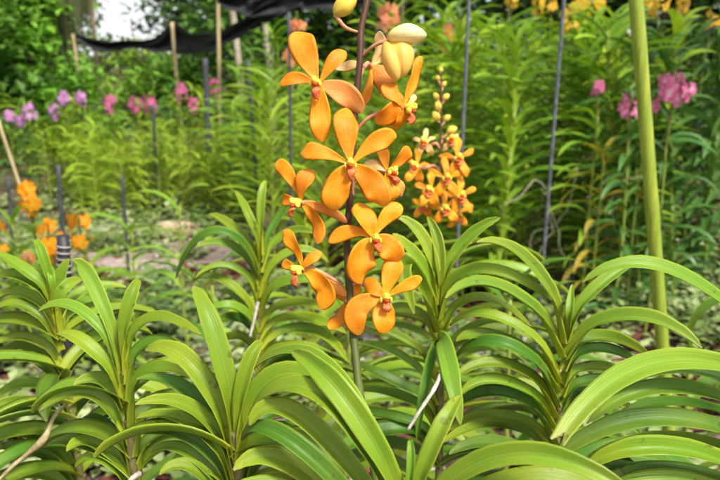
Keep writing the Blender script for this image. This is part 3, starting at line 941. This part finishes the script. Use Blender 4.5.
# ------------------------------------------------------------------ poles and stakes
def pole(name, label, pts, r, mat, cat, nodes=0, ribs=0, group=None):
    b = MB()
    if cat != 'post' and not nodes: r *= .55 if mat == 'wood' else .68
    n = 60 if (nodes or ribs) else 14
    pp = spline(pts, n)
    rad = []
    for i in range(n):
        q = r
        if nodes: q = r * (1 + .13 * max(0, math.cos(i / n * 6.28 * nodes)) ** 40)
        if ribs: q = r * (1 + .10 * (i % 2))
        rad.append(q)
    if nodes: pp[:] = spline(pts, n)
    b.tube(pp, rad, 10)
    root = b.build(name, M[mat])
    tag(root, label, cat, group)
    return root
def down(px0, py0, px1, py1, d, foot=-.05, up=0.):
    """a straight pole seen from (px0, py0) to (px1, py1), upright in its own plane, on down into the soil"""
    a = PY(px0, py0, d); c = PY(px1, py1, d)
    v = c - a
    a2 = a - v * up
    k = (a.z - foot) / (a.z - c.z)
    return [a2, a + v * k * .33, a + v * k * .66, a + v * k]
pole('bamboo_pole', 'thick green bamboo pole standing upright at the right', down(636, 0, 662, 340, 1.16, up=.3), .0112, 'bamboo', 'pole', nodes=7)
pole('plant_stake', 'grey ribbed stake just right of the cream bud', down(469, 0, 462, 150, 1.75, up=.3), .0062, 'metal', 'stake', ribs=1)
pole('plant_stake', 'dark grey stake in front of the yellow flowers near the bamboo pole', down(564, 0, 556, 100, 2.1, up=.3), .0072, 'metal', 'stake', ribs=1)
pole('plant_stake', 'short grey stake beside the tan stone on the left', [PY(122, 176, 3.15), PY(128, 262, 3.15), Vector((PY(128, 262, 3.15).x, 3.15, -.05))], .012, 'metal_dark', 'stake')
pole('plant_stake', 'thin dark stake behind the top left flower', down(289, 28, 291, 180, 2.6, up=.1), .008, 'metal_dark', 'stake')
pole('plant_stake', 'dark stake beside the two touching pink flower heads', down(153, 105, 156, 165, 4.9), .018, 'metal_dark', 'stake')
pole('plant_stake', 'dark thick stake between the two pale wooden poles', down(205, 58, 208, 130, 5.2), .030, 'metal_dark', 'stake')
pole('plant_stake', 'dark stake at the far left edge beside the orange flowers', down(8, 178, 13, 240, 2.7), .012, 'metal_dark', 'stake')
pole('plant_stake', 'dark stake between the two pale tree trunks', down(248, 60, 252, 120, 4.2), .018, 'metal_dark', 'stake')
pole('wooden_pole', 'pale wooden pole holding up the middle of the black net', down(172, 22, 181, 125, 8.55), .040, 'wood', 'pole')
pole('wooden_pole', 'pale wooden pole right of the net sag, rising out of the picture', down(218, 0, 220, 120, 7.0, up=.4), .032, 'wood', 'pole')
pole('wooden_pole', 'wooden pole holding the pointed left end of the black net', down(73, 34, 79, 80, 9.4), .045, 'wood', 'pole')
pole('wooden_pole', 'leaning tan pole at the left edge below the lilac flowers', down(-2, 120, 18, 180, 3.4), .014, 'wood', 'pole')
# black wrapped post
pole('plant_stake', 'dark blurred stake rising behind the black wrapped post', down(58, 165, 62, 225, 2.5), .012, 'metal_dark', 'stake')
pp = down(63, 236, 67, 330, .92)
root_ = pole('wrapped_post', 'black plastic post wrapped in a spiral of tape beside the orange flowers', pp, .0085, 'black', 'post')
b = MB()
sp = []
for i in range(130):
    t = i / 129
    c = pp[0] + (pp[-1] - pp[0]) * (.008 + t * .10)
    a = i * .50
    sp.append(c + Vector((math.cos(a), math.sin(a), 0)) * .0090)
b.tube(sp, .0017, 6)
o = b.build('tape_spiral', simple('grey_tape', (.13, .12, .115), (.28, .26, .24), 40), root_)

# ------------------------------------------------------------------ rows of orchids behind
def row_plant(x, y, h, n, L, w, mat, label, group, az=0., lo=.1, sp=.5, flowers=None, prof=LEAF, rise=.9, droop=1.2, lean=0., stems=1, cat='orchid'):
    rt = empty('orchid_plant', (x, y, 0))
    tag(rt, label, cat, group)
    bs, bf = MB(), MB()
    for s_ in range(stems):
        ox, oy = (rnd.uniform(-.06, .06), rnd.uniform(-.06, .06)) if stems > 1 else (0, 0)
        hh = h * (rnd.uniform(.72, 1.05) if stems > 1 else 1)
        base = Vector((x + ox, y + oy, -.03)); top = Vector((x + ox * 1.5 + lean, y + oy, hh))
        midp = (base + top) * .5 + Vector((rnd.uniform(-.02, .02), 0, 0))
        sp_ = spline([base, midp, top], 12)
        bs.tube(sp_, [.0065 - .0035 * i / 11 for i in range(12)], 6)
        a0 = az + rnd.uniform(-.3, .3)
        for i in range(n):
            t = lo + (1 - lo) * i / (n - 1)
            B = base + (top - base) * t + (midp - (base + top) * .5) * (1 - (2 * t - 1) ** 2)
            sd = 1 if i % 2 else -1
            a = a0 + rnd.uniform(-sp, sp)
            hv = Vector((sd * math.cos(a), sd * math.sin(a), 0))
            k = 1 - .35 * max(0, (t - .85) / .15) - .2 * max(0, (.3 - t) / .3)
            if t > .9:
                auto_leaf(bf, B, hv, L * k, w, rise * 2.6, droop * .1, 7, 2, 0, prof)
            else:
                auto_leaf(bf, B, hv, L * k * rnd.uniform(.8, 1.1), w, rise * rnd.uniform(.7, 1.3), droop * rnd.uniform(.6, 1.3), 7, 2, 0, prof)
    bs.build('stem', M['stem'], rt, rt)
    bf.build('foliage', M[mat], rt, rt)
    if flowers:
        truss(rt, *flowers)
    return rt

def truss(rt, start, C, rx, rz, nf, fs, mat):
    """a spike with many small five petalled flowers round the point C"""
    b = MB()
    top = C + Vector((0, 0, rz))
    b.tube(spline([start, (start + C) * .5 + Vector((0, 0, .03)), C, top], 12), .004, 5)
    b.build('flower_stalk', M['stalk_g'], rt, rt)
    b = MB()
    for i in range(nf):
        a = rnd.uniform(0, 6.28); u = rnd.uniform(-1, 1)
        rr = math.sqrt(max(0, 1 - u * u)) * rnd.uniform(.55, 1)
        fs_ = fs * rnd.uniform(.7, 1.25); c = C + Vector((math.cos(a) * rx * rr, math.sin(a) * rx * rr, u * rz))
        F = Vector((math.cos(a), math.sin(a) - .5, rnd.uniform(-.3, .4))).normalized()
        X = F.cross(UP).normalized(); Y = X.cross(F)
        r0 = rnd.uniform(0, 1.2)
        for j in range(5):
            t = r0 + j * 1.2566
            D = X * math.cos(t) + Y * math.sin(t); S_ = F.cross(D)
            l = fs_ * rnd.uniform(.75, 1.15); w = l * .36
            b.V += [c, c + D * l * .6 + S_ * w + F * l * .12, c + D * l - F * l * .05, c + D * l * .6 - S_ * w + F * l * .12]
            b.U += [(.5, 0), (1, .6), (.5, 1), (0, .6)]
            k = len(b.V) - 4
            b.F.append((k, k + 1, k + 2, k + 3))
    b.build('blossom', M[mat], rt, rt)

def XY(px, Y):
    return (px - 360) / FPX * Y * 1.02

# tall green row on the right
lab_r = 'tall green orchid plant in the dense row behind the spike on the right'
grp_r = 'tall orchids in the row on the right'
for i in range(20):
    px = 436 + i * 15.5 + rnd.uniform(-6, 6)
    Y = 3.05 + rnd.uniform(-.2, .25)
    row_plant(XY(px, Y), Y, rnd.uniform(1.0, 1.28), 46, .34, .034, 'bg_dark' if px > 650 else rnd.choice(['bg_green', 'bg_green', 'bg_lime']), lab_r, grp_r, rnd.uniform(-1.0, 1.0), .10, sp=.45, rise=1.0 if px <= 650 else 1.2, droop=.35 if px <= 650 else 1.2, lean=rnd.uniform(-.14, .14))  # far right plants: shade is put into the leaf colour
for i in range(17):
    px = 395 + i * 20 + rnd.uniform(-8, 8)
    Y = 4.1 + rnd.uniform(-.3, .3)
    row_plant(XY(px, Y), Y, rnd.uniform(1.05, 1.35), 40, .36, .034, 'bg_dark' if px > 645 else rnd.choice(['bg_green', 'bg_green', 'bg_lime']), 'green orchid plant in the second row on the right, behind the tall front row', 'orchids in the second row on the right', rnd.uniform(-1.1, 1.1), .1, rise=1.0, droop=.35)  # darker leaf colour paints the shade at the right end
# row beyond the spike, middle of the picture
for i in range(20):
    px = 232 + i * 13 + rnd.uniform(-6, 6)
    Y = rnd.choice([3.6, 4.3, 5.0]) + rnd.uniform(-.3, .3)
    row_plant(XY(px, Y), Y, rnd.uniform(.62, .98), 40, .34, .028, rnd.choice(['bg_green', 'bg_lime', 'bg_green']), 'slender green orchid plant in the blurred middle bed behind the big spike', 'orchids in the middle bed', rnd.uniform(-1.1, 1.1), .1, rise=1.3, droop=.25)
# lime green bushes on the left
for i in range(24):
    px = 58 + i * 8.6 + rnd.uniform(-5, 5)
    Y = rnd.choice([4.75, 5.2, 5.7]) + rnd.uniform(-.2, .2)
    row_plant(XY(px, Y), Y, rnd.uniform(.46, .62), 26, .19, .020, 'bg_lime', 'yellow green bushy orchid in the low bed behind the path', 'low lime green orchids behind the path', rnd.uniform(-.6, .6), .05, sp=.5, stems=3, rise=1.5, droop=1.2)
# green plants of the beds farther left, then behind
for i in range(26):
    px = -10 + i * 11 + rnd.uniform(-6, 6)
    Y = rnd.choice([6.4, 7.2, 8.0]) + rnd.uniform(-.3, .3)
    row_plant(XY(px, Y), Y, rnd.uniform(.55, .85), 20, .26, .028, rnd.choice(['bg_green', 'bg_dark', 'bg_lime', 'bg_green']), 'blurred green orchid plant in the far beds below the black net', 'orchids in the far beds', rnd.uniform(-1.5, 1.5), .05, sp=.9, stems=2)
for i in range(26):
    px = 250 + i * 19 + rnd.uniform(-8, 8)
    shaded = px > 640  # right end again: shade painted as darker leaves
    Y = rnd.choice([5.6, 6.4, 7.2]) + rnd.uniform(-.3, .3)
    row_plant(XY(px, Y), Y, rnd.uniform(.95, 1.3), 32, .34, .036, 'bg_dark' if shaded else rnd.choice(['bg_green', 'bg_dark', 'bg_lime', 'bg_green']), 'green orchid plant in the third row, far behind the spike', 'orchids in the third row', rnd.uniform(-1, 1), .05, stems=2)

def flowering(px, py, rpx, Y, fmat, leafm, label, nf=14, elong=1.0, L=.22, group=None, n=18, fs=None):
    C = PY(px, py, Y)
    u = C.y / FPX * 1.03
    h = max(.18, C.z - .10)
    rx = rpx * u
    x = C.x + rnd.uniform(-.02, .02)
    row_plant(x, C.y + .02, h, n, L, .024, leafm, label, group, rnd.uniform(-1, 1), .15, sp=.7,
              flowers=(Vector((x, C.y + .02, h * .8)), C, rx * .8, rx * elong * .8, nf, fs or max(.02, rx * .55), fmat))
# orange clumps at the left
flowering(28, 199, 15, 2.75, 'f_orange', 'bg_green', 'orchid with a round orange flower head, highest of those at the left edge', 12)
flowering(50, 243, 16, 2.2, 'f_orange', 'bg_green', 'orchid with an upright orange flower head just left of the black wrapped post', 16, 1.4)
flowering(80, 230, 17, 2.35, 'f_orange', 'bg_green', 'orchid with loose orange flowers just right of the black wrapped post', 9, 1.1)
flowering(-1, 238, 11, 2.4, 'f_orange', 'bg_green', 'orchid with an orange flower head cut off by the left edge', 10, 1.5)
flowering(28, 262, 9, 2.3, 'f_coral', 'bg_green', 'orchid with faded coral flowers low at the left', 6)
flowering(86, 262, 8, 2.2, 'f_coral', 'bg_green', 'orchid with a small coral flower below the loose orange flowers', 5)
# pink and lilac ones
for px, py, r, m, lb in ((8, 115, 6, 'f_lilac', 'lilac orchid nearest the left edge'), (20, 121, 6, 'f_lilac', 'lilac orchid second from the left edge, lowest of the lilac ones'), (29, 113, 9, 'f_lilac', 'lilac orchid with the largest lilac head, beside two smaller ones'),
                         (55, 111, 8, 'f_lilac', 'lilac orchid between the left three and the higher pair'), (63, 98, 7, 'f_lilac', 'pale lilac orchid, left one of the higher pair'), (81, 98, 7, 'f_lilac', 'pale lilac orchid, right one of the higher pair'),
                         (109, 103, 9, 'f_pink', 'deep pink orchid standing alone right of the lilac pair'), (135, 104, 8, 'f_pink', 'deep pink orchid, left one of the two touching heads'), (149, 104, 10, 'f_pink', 'deep pink orchid, right one of the two touching heads'),
                         (181, 93, 10, 'f_pink', 'deep pink orchid behind the pale wooden pole of the net'), (193, 105, 7, 'f_pink', 'small pink orchid right of the net pole, set lower'), (214, 88, 9, 'f_pink', 'pink orchid beside the right of the two pale wooden poles')):
    flowering(px, py, r * .9, 5.9 + rnd.uniform(-.3, .5), m, 'bg_dark', lb + ' in the far bed', 20, 1.1, fs=.030)
flowering(676, 88, 19, 2.62, 'f_twotone', 'bg_dark', 'orchid with magenta and white flowers right of the bamboo pole', 24, .8, fs=.030)
flowering(631, 107, 13, 2.65, 'f_twotone', 'bg_dark', 'orchid with pink flowers partly hidden by the bamboo pole, left of it', 14, 1.1, fs=.026)
flowering(652, 104, 8, 2.7, 'f_pink', 'bg_dark', 'orchid with dull pink flowers directly behind the bamboo pole', 6, 1.4, fs=.026)
flowering(598, 90, 6, 2.75, 'f_pink', 'bg_green', 'orchid with a small faded pink flower left of the bamboo pole', 4, 1.2, fs=.022)
# coral and yellow ones beyond
flowering(389, 22, 13, 3.6, 'f_coral', 'bg_green', 'coral orchid seen behind the cream bud', 12, 1.3)
flowering(448, 41, 10, 3.4, 'f_coral', 'bg_green', 'coral orange orchid left of the grey ribbed stake', 12, 1.8)
flowering(297, 22, 9, 3.8, 'f_coral', 'bg_green', 'pale coral orchid above the top left flower', 8, 1.3)
flowering(290, 60, 9, 3.7, 'f_coral', 'bg_green', 'pale coral orchid right behind the top left flower', 7, 1.2)
for i, px in enumerate((512, 538, 551, 568, 581, 596, 648, 660, 684, 712)):
    Y = 3.9 + rnd.uniform(-.5, .5)
    flowering(px, rnd.uniform(-6, 26), rnd.uniform(7, 13), Y, 'f_yellow', rnd.choice(['bg_green', 'bg_dark']), 'yellow flowering orchid along the top right', 9, 1.2, group='yellow orchids along the top right')

# plants between the near ones and the rows
def mid_plant(px, py, d, h, label, n=18, L=.24, w=.026, mat='bg_green', lo=.2, group=None):
    T = P(px, py, d)
    return row_plant(T.x, T.y, T.z, n, L, w, mat, label, group, rnd.uniform(-.4, .4), lo, sp=.45, rise=1.0)
mid_plant(132, 232, 2.55, 0, 'pale green orchid plant beside the short grey stake and tan stone', 16, .26, .03)
mid_plant(305, 225, 1.25, 0, 'green orchid plant seen between the left flowers and the stalk', 24, .24, .026, 'leaf', .1)
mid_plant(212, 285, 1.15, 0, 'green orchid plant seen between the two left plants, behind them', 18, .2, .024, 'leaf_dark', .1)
mid_plant(395, 262, 1.3, 0, 'green orchid plant right behind the lower right flowers', 24, .24, .026, 'leaf', .1)
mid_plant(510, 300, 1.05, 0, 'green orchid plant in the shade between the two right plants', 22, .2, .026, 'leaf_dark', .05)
mid_plant(350, 300, .95, 0, 'green orchid plant behind the foot of the flower stalk', 22, .19, .025, 'leaf', .1)
mid_plant(180, 205, 2.3, 0, 'small green orchid plant left of the tall fan, by the ground cover', 14, .22, .024, 'bg_green', .2)
mid_plant(12, 225, 2.6, 0, 'green orchid plant below the orange heads at the left edge', 16, .24, .026, 'bg_green', .2)
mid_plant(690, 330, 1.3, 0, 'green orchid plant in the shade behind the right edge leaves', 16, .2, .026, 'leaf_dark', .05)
row_plant(XY(600, 2.75), 2.75, .72, 20, .22, .022, 'leaf_dry', 'withered orchid plant with yellow and orange leaves left of the bamboo pole', None, .2, .2, droop=2.0)

# pale roots tangled under the right row
for i, (a, c, e) in enumerate((((503, 215), (516, 192), (548, 190)), ((545, 195), (556, 230), (562, 250)), ((578, 175), (560, 215), (535, 245)), ((640, 165), (620, 185), (616, 215)), ((626, 220), (620, 250), (630, 262)), ((500, 180), (505, 200), (500, 235)))):
    b = MB()
    y = 2.78 + .03 * i
    pts = [PY(a[0], a[1], y + .04), PY(c[0], c[1], y), PY(e[0], e[1], y + .02)]
    g = Vector((pts[2].x + rnd.uniform(-.05, .05), y + .05, -.02))
    pth = spline([pts[0] + Vector((0, .30, .0)), *pts, (pts[2] + g) * .5 + Vector((.03, 0, 0)), g], 34)
    pth = [q + Vector((noise.noise(q * 9), 0, noise.noise(q * 9 + Vector((5, 5, 5))))) * .05 for q in pth]
    b.tube(pth, [.0036 - .0014 * abs(k - 17) / 17 for k in range(34)], 6)
    tag(b.build('aerial_root', M['root_dull']), 'pale dry aerial root hanging under the right hand row', 'root', 'pale aerial roots under the right row')

# ------------------------------------------------------------------ stones, brick chips, ground cover
def stone(px, py, rx, ry, rz, mat, label):
    g = PG(px, py)
    b = MB()
    sd = rnd.random() * 50
    b.blob(Vector((0, 0, 0)), (Vector((0, 1, 0)), UP, Vector((1, 0, 0))), (ry, rz, rx), 22, 16)
    for i, v in enumerate(b.V):
        q = v / max(rx, .01)
        b.V[i] = v * (1 + .22 * noise.noise(q * 1.6 + Vector((sd, 0, 0))) + .10 * noise.noise(q * 5 + Vector((0, sd, 0)))) + Vector((g.x, g.y, rz * .6))
    tag(b.build('stone', M[mat]), label, 'stone')
stone(178, 238, .155, .09, .07, 'rock', 'long rounded tan stone on the left beside the ground cover')
stone(112, 234, .11, .09, .045, 'rock_g', 'grey pink stone behind the short grey stake')
stone(500, 352, .10, .08, .07, 'rock_g', 'grey stone under the right plant leaves')
stone(560, 300, .09, .08, .06, 'rock_g', 'grey stone in the shade at the foot of the right row')

def chips(name, n, xr, yr, mat, label):
    b = MB()
    for _ in range(n):
        x, y = rnd.uniform(*xr), rnd.uniform(*yr)
        s = rnd.uniform(.012, .035)
        Rm = Matrix.Rotation(rnd.uniform(0, 6.28), 3, Vector((rnd.random(), rnd.random(), 1)).normalized()) @ Matrix.Rotation(rnd.uniform(-.6, .6), 3, 'X')
        k = len(b.V)
        for sx in (-1, 1):
            for sy in (-1, 1):
                for sz in (-1, 1):
                    b.V.append(Vector((x, y, .012)) + Rm @ Vector((sx * s * rnd.uniform(.6, 1.1), sy * s * rnd.uniform(.4, .8), sz * s * rnd.uniform(.3, .5)))); b.U.append((0, 0))
        for f in ((0, 1, 3, 2), (4, 6, 7, 5), (0, 4, 5, 1), (2, 3, 7, 6), (0, 2, 6, 4), (1, 5, 7, 3)):
            b.F.append(tuple(k + q for q in f))
    tag(b.build(name, M[mat], smooth=False), label, kind='stuff')
chips('brick_rubble', 5200, (-3.2, 2.6), (.5, 4.2), 'brick', 'red brick chips mulching the beds')
chips('stone_gravel', 1400, (-3.0, 2.6), (.5, 4.4), 'rock_g', 'pale grey gravel among the brick chips')

def cover(name, spots, mat, label, size=.022, nl=9):
    b = MB()
    for x, y, r, n in spots:
        for _ in range(n):
            a, q = rnd.uniform(0, 6.28), r * math.sqrt(rnd.random())
            c = Vector((x + q * math.cos(a), y + q * math.sin(a), 0))
            h = rnd.uniform(.02, .17)
            t0 = rnd.uniform(0, 6.28)
            for j in range(nl):
                t = t0 + j * 2.4
                D = Vector((math.cos(t), math.sin(t), rnd.uniform(-.1, .7))).normalized()
                S_ = D.cross(UP).normalized()
                o = c + Vector((0, 0, h * (j + 1) / nl)) + D * .006
                l = size * rnd.uniform(.7, 1.5); w = l * .33
                k = len(b.V)
                nn = S_.cross(D)
                b.V += [o, o + D * l * .5 + S_ * w + nn * l * .1, o + D * l - nn * l * .1, o + D * l * .5 - S_ * w + nn * l * .1]
                b.U += [(.5, 0), (1, .5), (.5, 1), (0, .5)]
                b.F.append((k, k + 1, k + 2, k + 3))
    tag(b.build(name, M[mat]), label, kind='stuff')
sL, sG = [], []
for _ in range(60):
    sL.append((rnd.uniform(-1.7, -.25), rnd.uniform(1.15, 3.1), .10, 3))
    sG.append((rnd.uniform(-1.9, -.2), rnd.uniform(1.15, 3.6), .12, 5))
for _ in range(34):
    sL.append((rnd.uniform(.75, 2.1), rnd.uniform(1.6, 3.0), .12, 3))
    sG.append((rnd.uniform(.6, 2.1), rnd.uniform(1.6, 3.3), .16, 14))
for _ in range(24):
    sG.append((rnd.uniform(-.4, .8), rnd.uniform(1.2, 3.2), .18, 14))
for _ in range(70):
    g = PG(rnd.uniform(590, 760), rnd.uniform(215, 350)); sL.append((g.x, g.y, .07, 2)); sG.append((g.x, g.y, .10, 3))
    g = PG(rnd.uniform(-20, 250), rnd.uniform(255, 480)); sL.append((g.x, g.y, .07, 2)); sG.append((g.x, g.y, .07, 2))
for _ in range(46):
    g = PG(rnd.uniform(20, 250), rnd.uniform(205, 262)); sG.append((g.x, g.y, .16, 7)); sL.append((g.x, g.y, .16, 2))
cover('ground_cover', sL, 'cover_pale', 'low pale variegated ground cover between the orchids', .046)
cover('ground_cover', sG, 'cover_green', 'low green ground cover between the orchids', .042)

# ------------------------------------------------------------------ black shade net, moss, trees
def net(label, top, bot, Y, thick=.02):
    n = 60
    tp = spline([PY(x, y, Y + dy) for x, y, dy in top], n)
    bt = spline([PY(x, y, Y + dy) for x, y, dy in bot], n)
    b = MB()
    m = 10
    for i in range(n):
        for j in range(m + 1):
            s = j / m
            p = tp[i] * (1 - s) + bt[i] * s
            p = p + Vector((0, .12 * math.sin(s * 3.14) + .05 * math.sin(s * 9 + i * .35) + .04 * noise.noise(Vector((i * .3, s * 4, 0))), .012 * math.sin(i * .8) * (s - .5)))
            b.V.append(p); b.U.append((i / n, s))
    for i in range(n - 1):
        for j in range(m):
            k = i * (m + 1) + j
            b.F.append((k, k + m + 1, k + m + 2, k + 1))
    o = b.build('shade_net', M['net'])
    sm = o.modifiers.new('thickness', 'SOLIDIFY'); sm.thickness = .006
    tag(o, label, 'shade net')
net('black shade net sagging between the wooden poles at the top left',
    [(74, 33, 0.0), (90, 38, -.1), (110, 41, -.3), (135, 40, -.5), (155, 37, -.6), (172, 22, -.75), (190, 32, -1.2), (207, 34, -1.8), (222, 30, -2.3), (245, 18, -2.7), (268, 2, -2.85), (300, -12, -2.9)],
    [(74, 37, 0.0), (88, 46, -.1), (105, 52, -.3), (130, 48, -.5), (155, 52, -.6), (172, 52, -.75), (190, 54, -1.2), (207, 51, -1.8), (222, 45, -2.3), (248, 33, -2.7), (270, 20, -2.85), (303, 6, -2.9)], 9.36)
net('black shade net gathered overhead along the top edge behind the spike',
    [(212, -9, 0), (240, -10, 0), (280, -12, 0), (330, -14, 0), (400, -18, 0)],
    [(216, 3, 0), (240, 14, 0), (258, 17, 0), (300, 10, 0), (345, 8, 0), (402, -2, 0)], 6.5)
# posts that carry the overhead net
pole('wooden_pole', 'dark slim post carrying the overhead net behind the cream bud', down(402, -18, 402, 60, 6.5, up=.05), .025, 'bark', 'pole')

def leaf_cloud(b, c, r, n, size, flat=.8):
    for _ in range(n):
        v = Vector((rnd.gauss(0, 1), rnd.gauss(0, 1), rnd.gauss(0, 1) * flat)) * r * .5
        o = c + v
        D = Vector((rnd.uniform(-1, 1), rnd.uniform(-1, 1), rnd.uniform(-.8, .3))).normalized()
        S_ = D.cross(Vector((rnd.uniform(-.4, .4), rnd.uniform(-.4, .4), 1))).normalized()
        l = size * rnd.uniform(.6, 1.4); w = l * .28
        k = len(b.V)
        nn = S_.cross(D) * (.12 * l)
        b.V += [o, o + D * l * .5 + S_ * w + nn, o + D * l, o + D * l * .5 - S_ * w + nn]
        b.U += [(.5, 0), (1, .5), (.5, 1), (0, .5)]
        b.F.append((k, k + 1, k + 2, k + 3))

def tree(px, Y, h, crown_z0, rx, mat, label, nclump=26, per=110, size=.13, trunk='bark', tr=.07, name='tree', group=None, cat='tree', ry=None):
    x = XY(px, Y)
    rt = empty(name, (x, Y, 0))
    tag(rt, label, cat, group)
    bt, bc = MB(), MB()
    top = Vector((x + rnd.uniform(-.3, .3), Y, h * .8))
    bt.tube(spline([Vector((x, Y, -.1)), Vector((x + rnd.uniform(-.1, .1), Y, h * .35)), top], 10), [tr * (1 - .7 * i / 9) for i in range(10)], 8)
    cz = (crown_z0 + h) / 2; rz = (h - crown_z0) / 2
    for i in range(nclump):
        while True:
            v = Vector((rnd.uniform(-1, 1), rnd.uniform(-1, 1), rnd.uniform(-1, 1)))
            if v.length <= 1: break
        c = Vector((x + v.x * rx, Y + v.y * (ry or rx * .8), cz + v.z * rz))
        s = Vector((x, Y, max(.15, min(c.z - .2, h * .75))))
        s.x += (top.x - x) * s.z / (h * .8)
        bt.tube(spline([s, (s + c) * .5 + Vector((0, 0, .08)), c], 5), [tr * .3, tr * .22, tr * .16, tr * .1, tr * .05], 5)
        leaf_cloud(bc, c, rnd.uniform(.28, .5) * (rx + rz) * .6, per, size)
    bt.build('trunk', M[trunk], rt, rt)
    bc.build('crown', M[mat], rt, rt, smooth=False)
    return rt
tree(14, 9.0, 3.4, .45, .62, 'crown_bright', 'bright green leafy tree at the top left corner', 30, 110, .17)
tree(-45, 8.2, 2.6, .2, .7, 'crown_mid', 'green shrubby tree cut off by the left edge', 24, 110, .15)
tree(38, 8.6, 1.05, .1, .55, 'crown_mid', 'low green shrub under the bright leafy tree', 16, 90, .13, name='shrub', cat='shrub')
tree(88, 8.8, .95, .1, .5, 'crown_bright', 'rounded light green shrub beside the foot of the left net pole', 16, 90, .12, name='shrub', cat='shrub')
tree(34, 13.5, 5.0, .4, .8, 'crown_mid', 'green tree behind the hanging moss', 34, 120, .2, tr=.12)
tree(84, 15.5, 4.6, .5, .55, 'crown_mid', 'tree with thin crown left of the gap of sky', 22, 90, .2, tr=.1)
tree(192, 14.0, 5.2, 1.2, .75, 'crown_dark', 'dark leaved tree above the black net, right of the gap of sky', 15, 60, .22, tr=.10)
tree(240, 13.0, 5.0, .9, .9, 'crown_mid', 'tree behind the pale wooden pole that leaves the picture', 22, 85, .2, 'bark_pale', .10)
tree(150, 12.0, 1.25, .1, 1.0, 'crown_lime', 'lime green hedge shrub below the black net', 24, 110, .12, name='shrub', cat='shrub')
tree(200, 11.0, 1.2, .1, .9, 'crown_bright', 'bright green shrub below the right half of the net', 24, 110, .12, name='shrub', cat='shrub')
tree(262, 10.0, 3.4, .5, .9, 'crown_mid', 'grey green tree behind the overhead net', 24, 100, .16, 'bark_pale', .09)
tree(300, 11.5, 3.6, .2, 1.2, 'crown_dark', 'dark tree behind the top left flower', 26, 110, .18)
tree(350, 10.5, 3.4, .1, 1.1, 'crown_mid', 'tree far behind the top of the stalk', 26, 110, .17)
tree(420, 9.5, 3.6, .1, 1.2, 'crown_bright', 'green tree far behind the cream bud', 28, 110, .17)
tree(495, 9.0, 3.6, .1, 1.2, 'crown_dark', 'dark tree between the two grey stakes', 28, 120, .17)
tree(575, 9.5, 3.4, .1, 1.2, 'crown_mid', 'tree behind the yellow flowers left of the bamboo pole', 28, 110, .17)
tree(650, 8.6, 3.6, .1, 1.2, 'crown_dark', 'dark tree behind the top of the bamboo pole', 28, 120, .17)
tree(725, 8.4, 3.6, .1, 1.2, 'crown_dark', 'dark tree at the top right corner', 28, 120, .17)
# lilac flowering tree in the distance
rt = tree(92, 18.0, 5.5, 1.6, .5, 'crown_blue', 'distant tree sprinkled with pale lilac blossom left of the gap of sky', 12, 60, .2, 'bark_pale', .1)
b = MB()
for _ in range(14):
    leaf_cloud(b, Vector((XY(95, 18) + rnd.uniform(-.6, .5), 17.2 + rnd.uniform(-.5, .5), rnd.uniform(1.9, 3.6))), .35, 70, .12)
b.build('blossom', M['f_lilac'], rt, rt, smooth=False)
# far wood
b = MB()
for i in range(330):
    x = rnd.uniform(-60, 60); y = rnd.uniform(34, 46)
    u = 360 + x / y * FPX / 1.0
    hmax = 1.4 if 100 < u < 165 else rnd.uniform(3, 9)
    c = Vector((x, y, rnd.uniform(.3, 1) * hmax))
    leaf_cloud(b, c, 2.0 if hmax > 2 else .9, 60, .55)
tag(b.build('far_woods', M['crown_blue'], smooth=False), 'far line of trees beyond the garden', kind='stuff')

# hanging moss curtain on a rail
rt = empty('hanging_moss', (XY(60, 9.7), 9.7, 0))
tag(rt, 'brown green curtain of moss hanging from a rail at the top left', 'hanging moss')
b = MB()
x0, x1 = XY(44, 9.7), XY(112, 9.7)
b.tube([Vector((x0, 9.7, 2.35)), Vector(((x0 + x1) / 2, 9.7, 2.32)), Vector((x1, 9.7, 2.35))], .03, 8)
for xx in (x0 + .03, x1 - .03):
    b.tube([Vector((xx, 9.7, -.05)), Vector((xx, 9.7, 1.2)), Vector((xx, 9.7, 2.34))], .03, 8)
b.build('rail', M['bark'], rt, rt)
b = MB()
for i in range(620):
    t = rnd.random() ** 1.35
    x = x0 + (x1 - x0) * t
    y = 9.7 + rnd.uniform(-.12, .12)
    L = rnd.uniform(.9, 1.9) * (1.05 - .6 * t)
    n = 5
    pts = [Vector((x + .03 * math.sin(j * 1.7 + i), y + .03 * math.cos(j * 2.1 + i), 2.34 - L * j / (n - 1))) for j in range(n)]
    w = rnd.uniform(.012, .035)
    b.ribbon(pts, [j / (n - 1) for j in range(n)], lambda q: w * (1 - .7 * q), Vector((rnd.uniform(-1, 1), -1, .1)), 2, .5, 0)
b.build('moss_strands', M['moss'], rt, rt)

# pale trunks and cut logs in the blur right of the net
for px, y0, r, lb in ((243, 8.2, .05, 'pale slanting tree trunk behind the foot of the overhead net'), (272, 8.4, .045, 'pale upright tree trunk left of the top left flower')):
    x = XY(px, y0)
    b = MB()
    b.tube(spline([Vector((x, y0, -.05)), Vector((x + .03, y0, .8)), Vector((x - .08, y0, 2.2))], 14), [r * (1 - .03 * i) for i in range(14)], 10)
    tag(b.build('bare_tree', M['bark_pale']), lb, 'tree trunk')

# planting that carries on past both sides of the view
b = MB()
for i in range(150):
    y = rnd.uniform(4.5, 14)
    sd = -1 if i % 5 < 3 else 1
    x = sd * (y * .60 + .5 + rnd.random() ** 1.3 * 6)
    leaf_cloud(b, Vector((x, y, rnd.uniform(.15, .7 + .09 * y))), .7, 70, .17)
tag(b.build('undergrowth', M['crown_mid'], smooth=False), 'leafy undergrowth carrying on beyond both sides of the beds', kind='stuff')
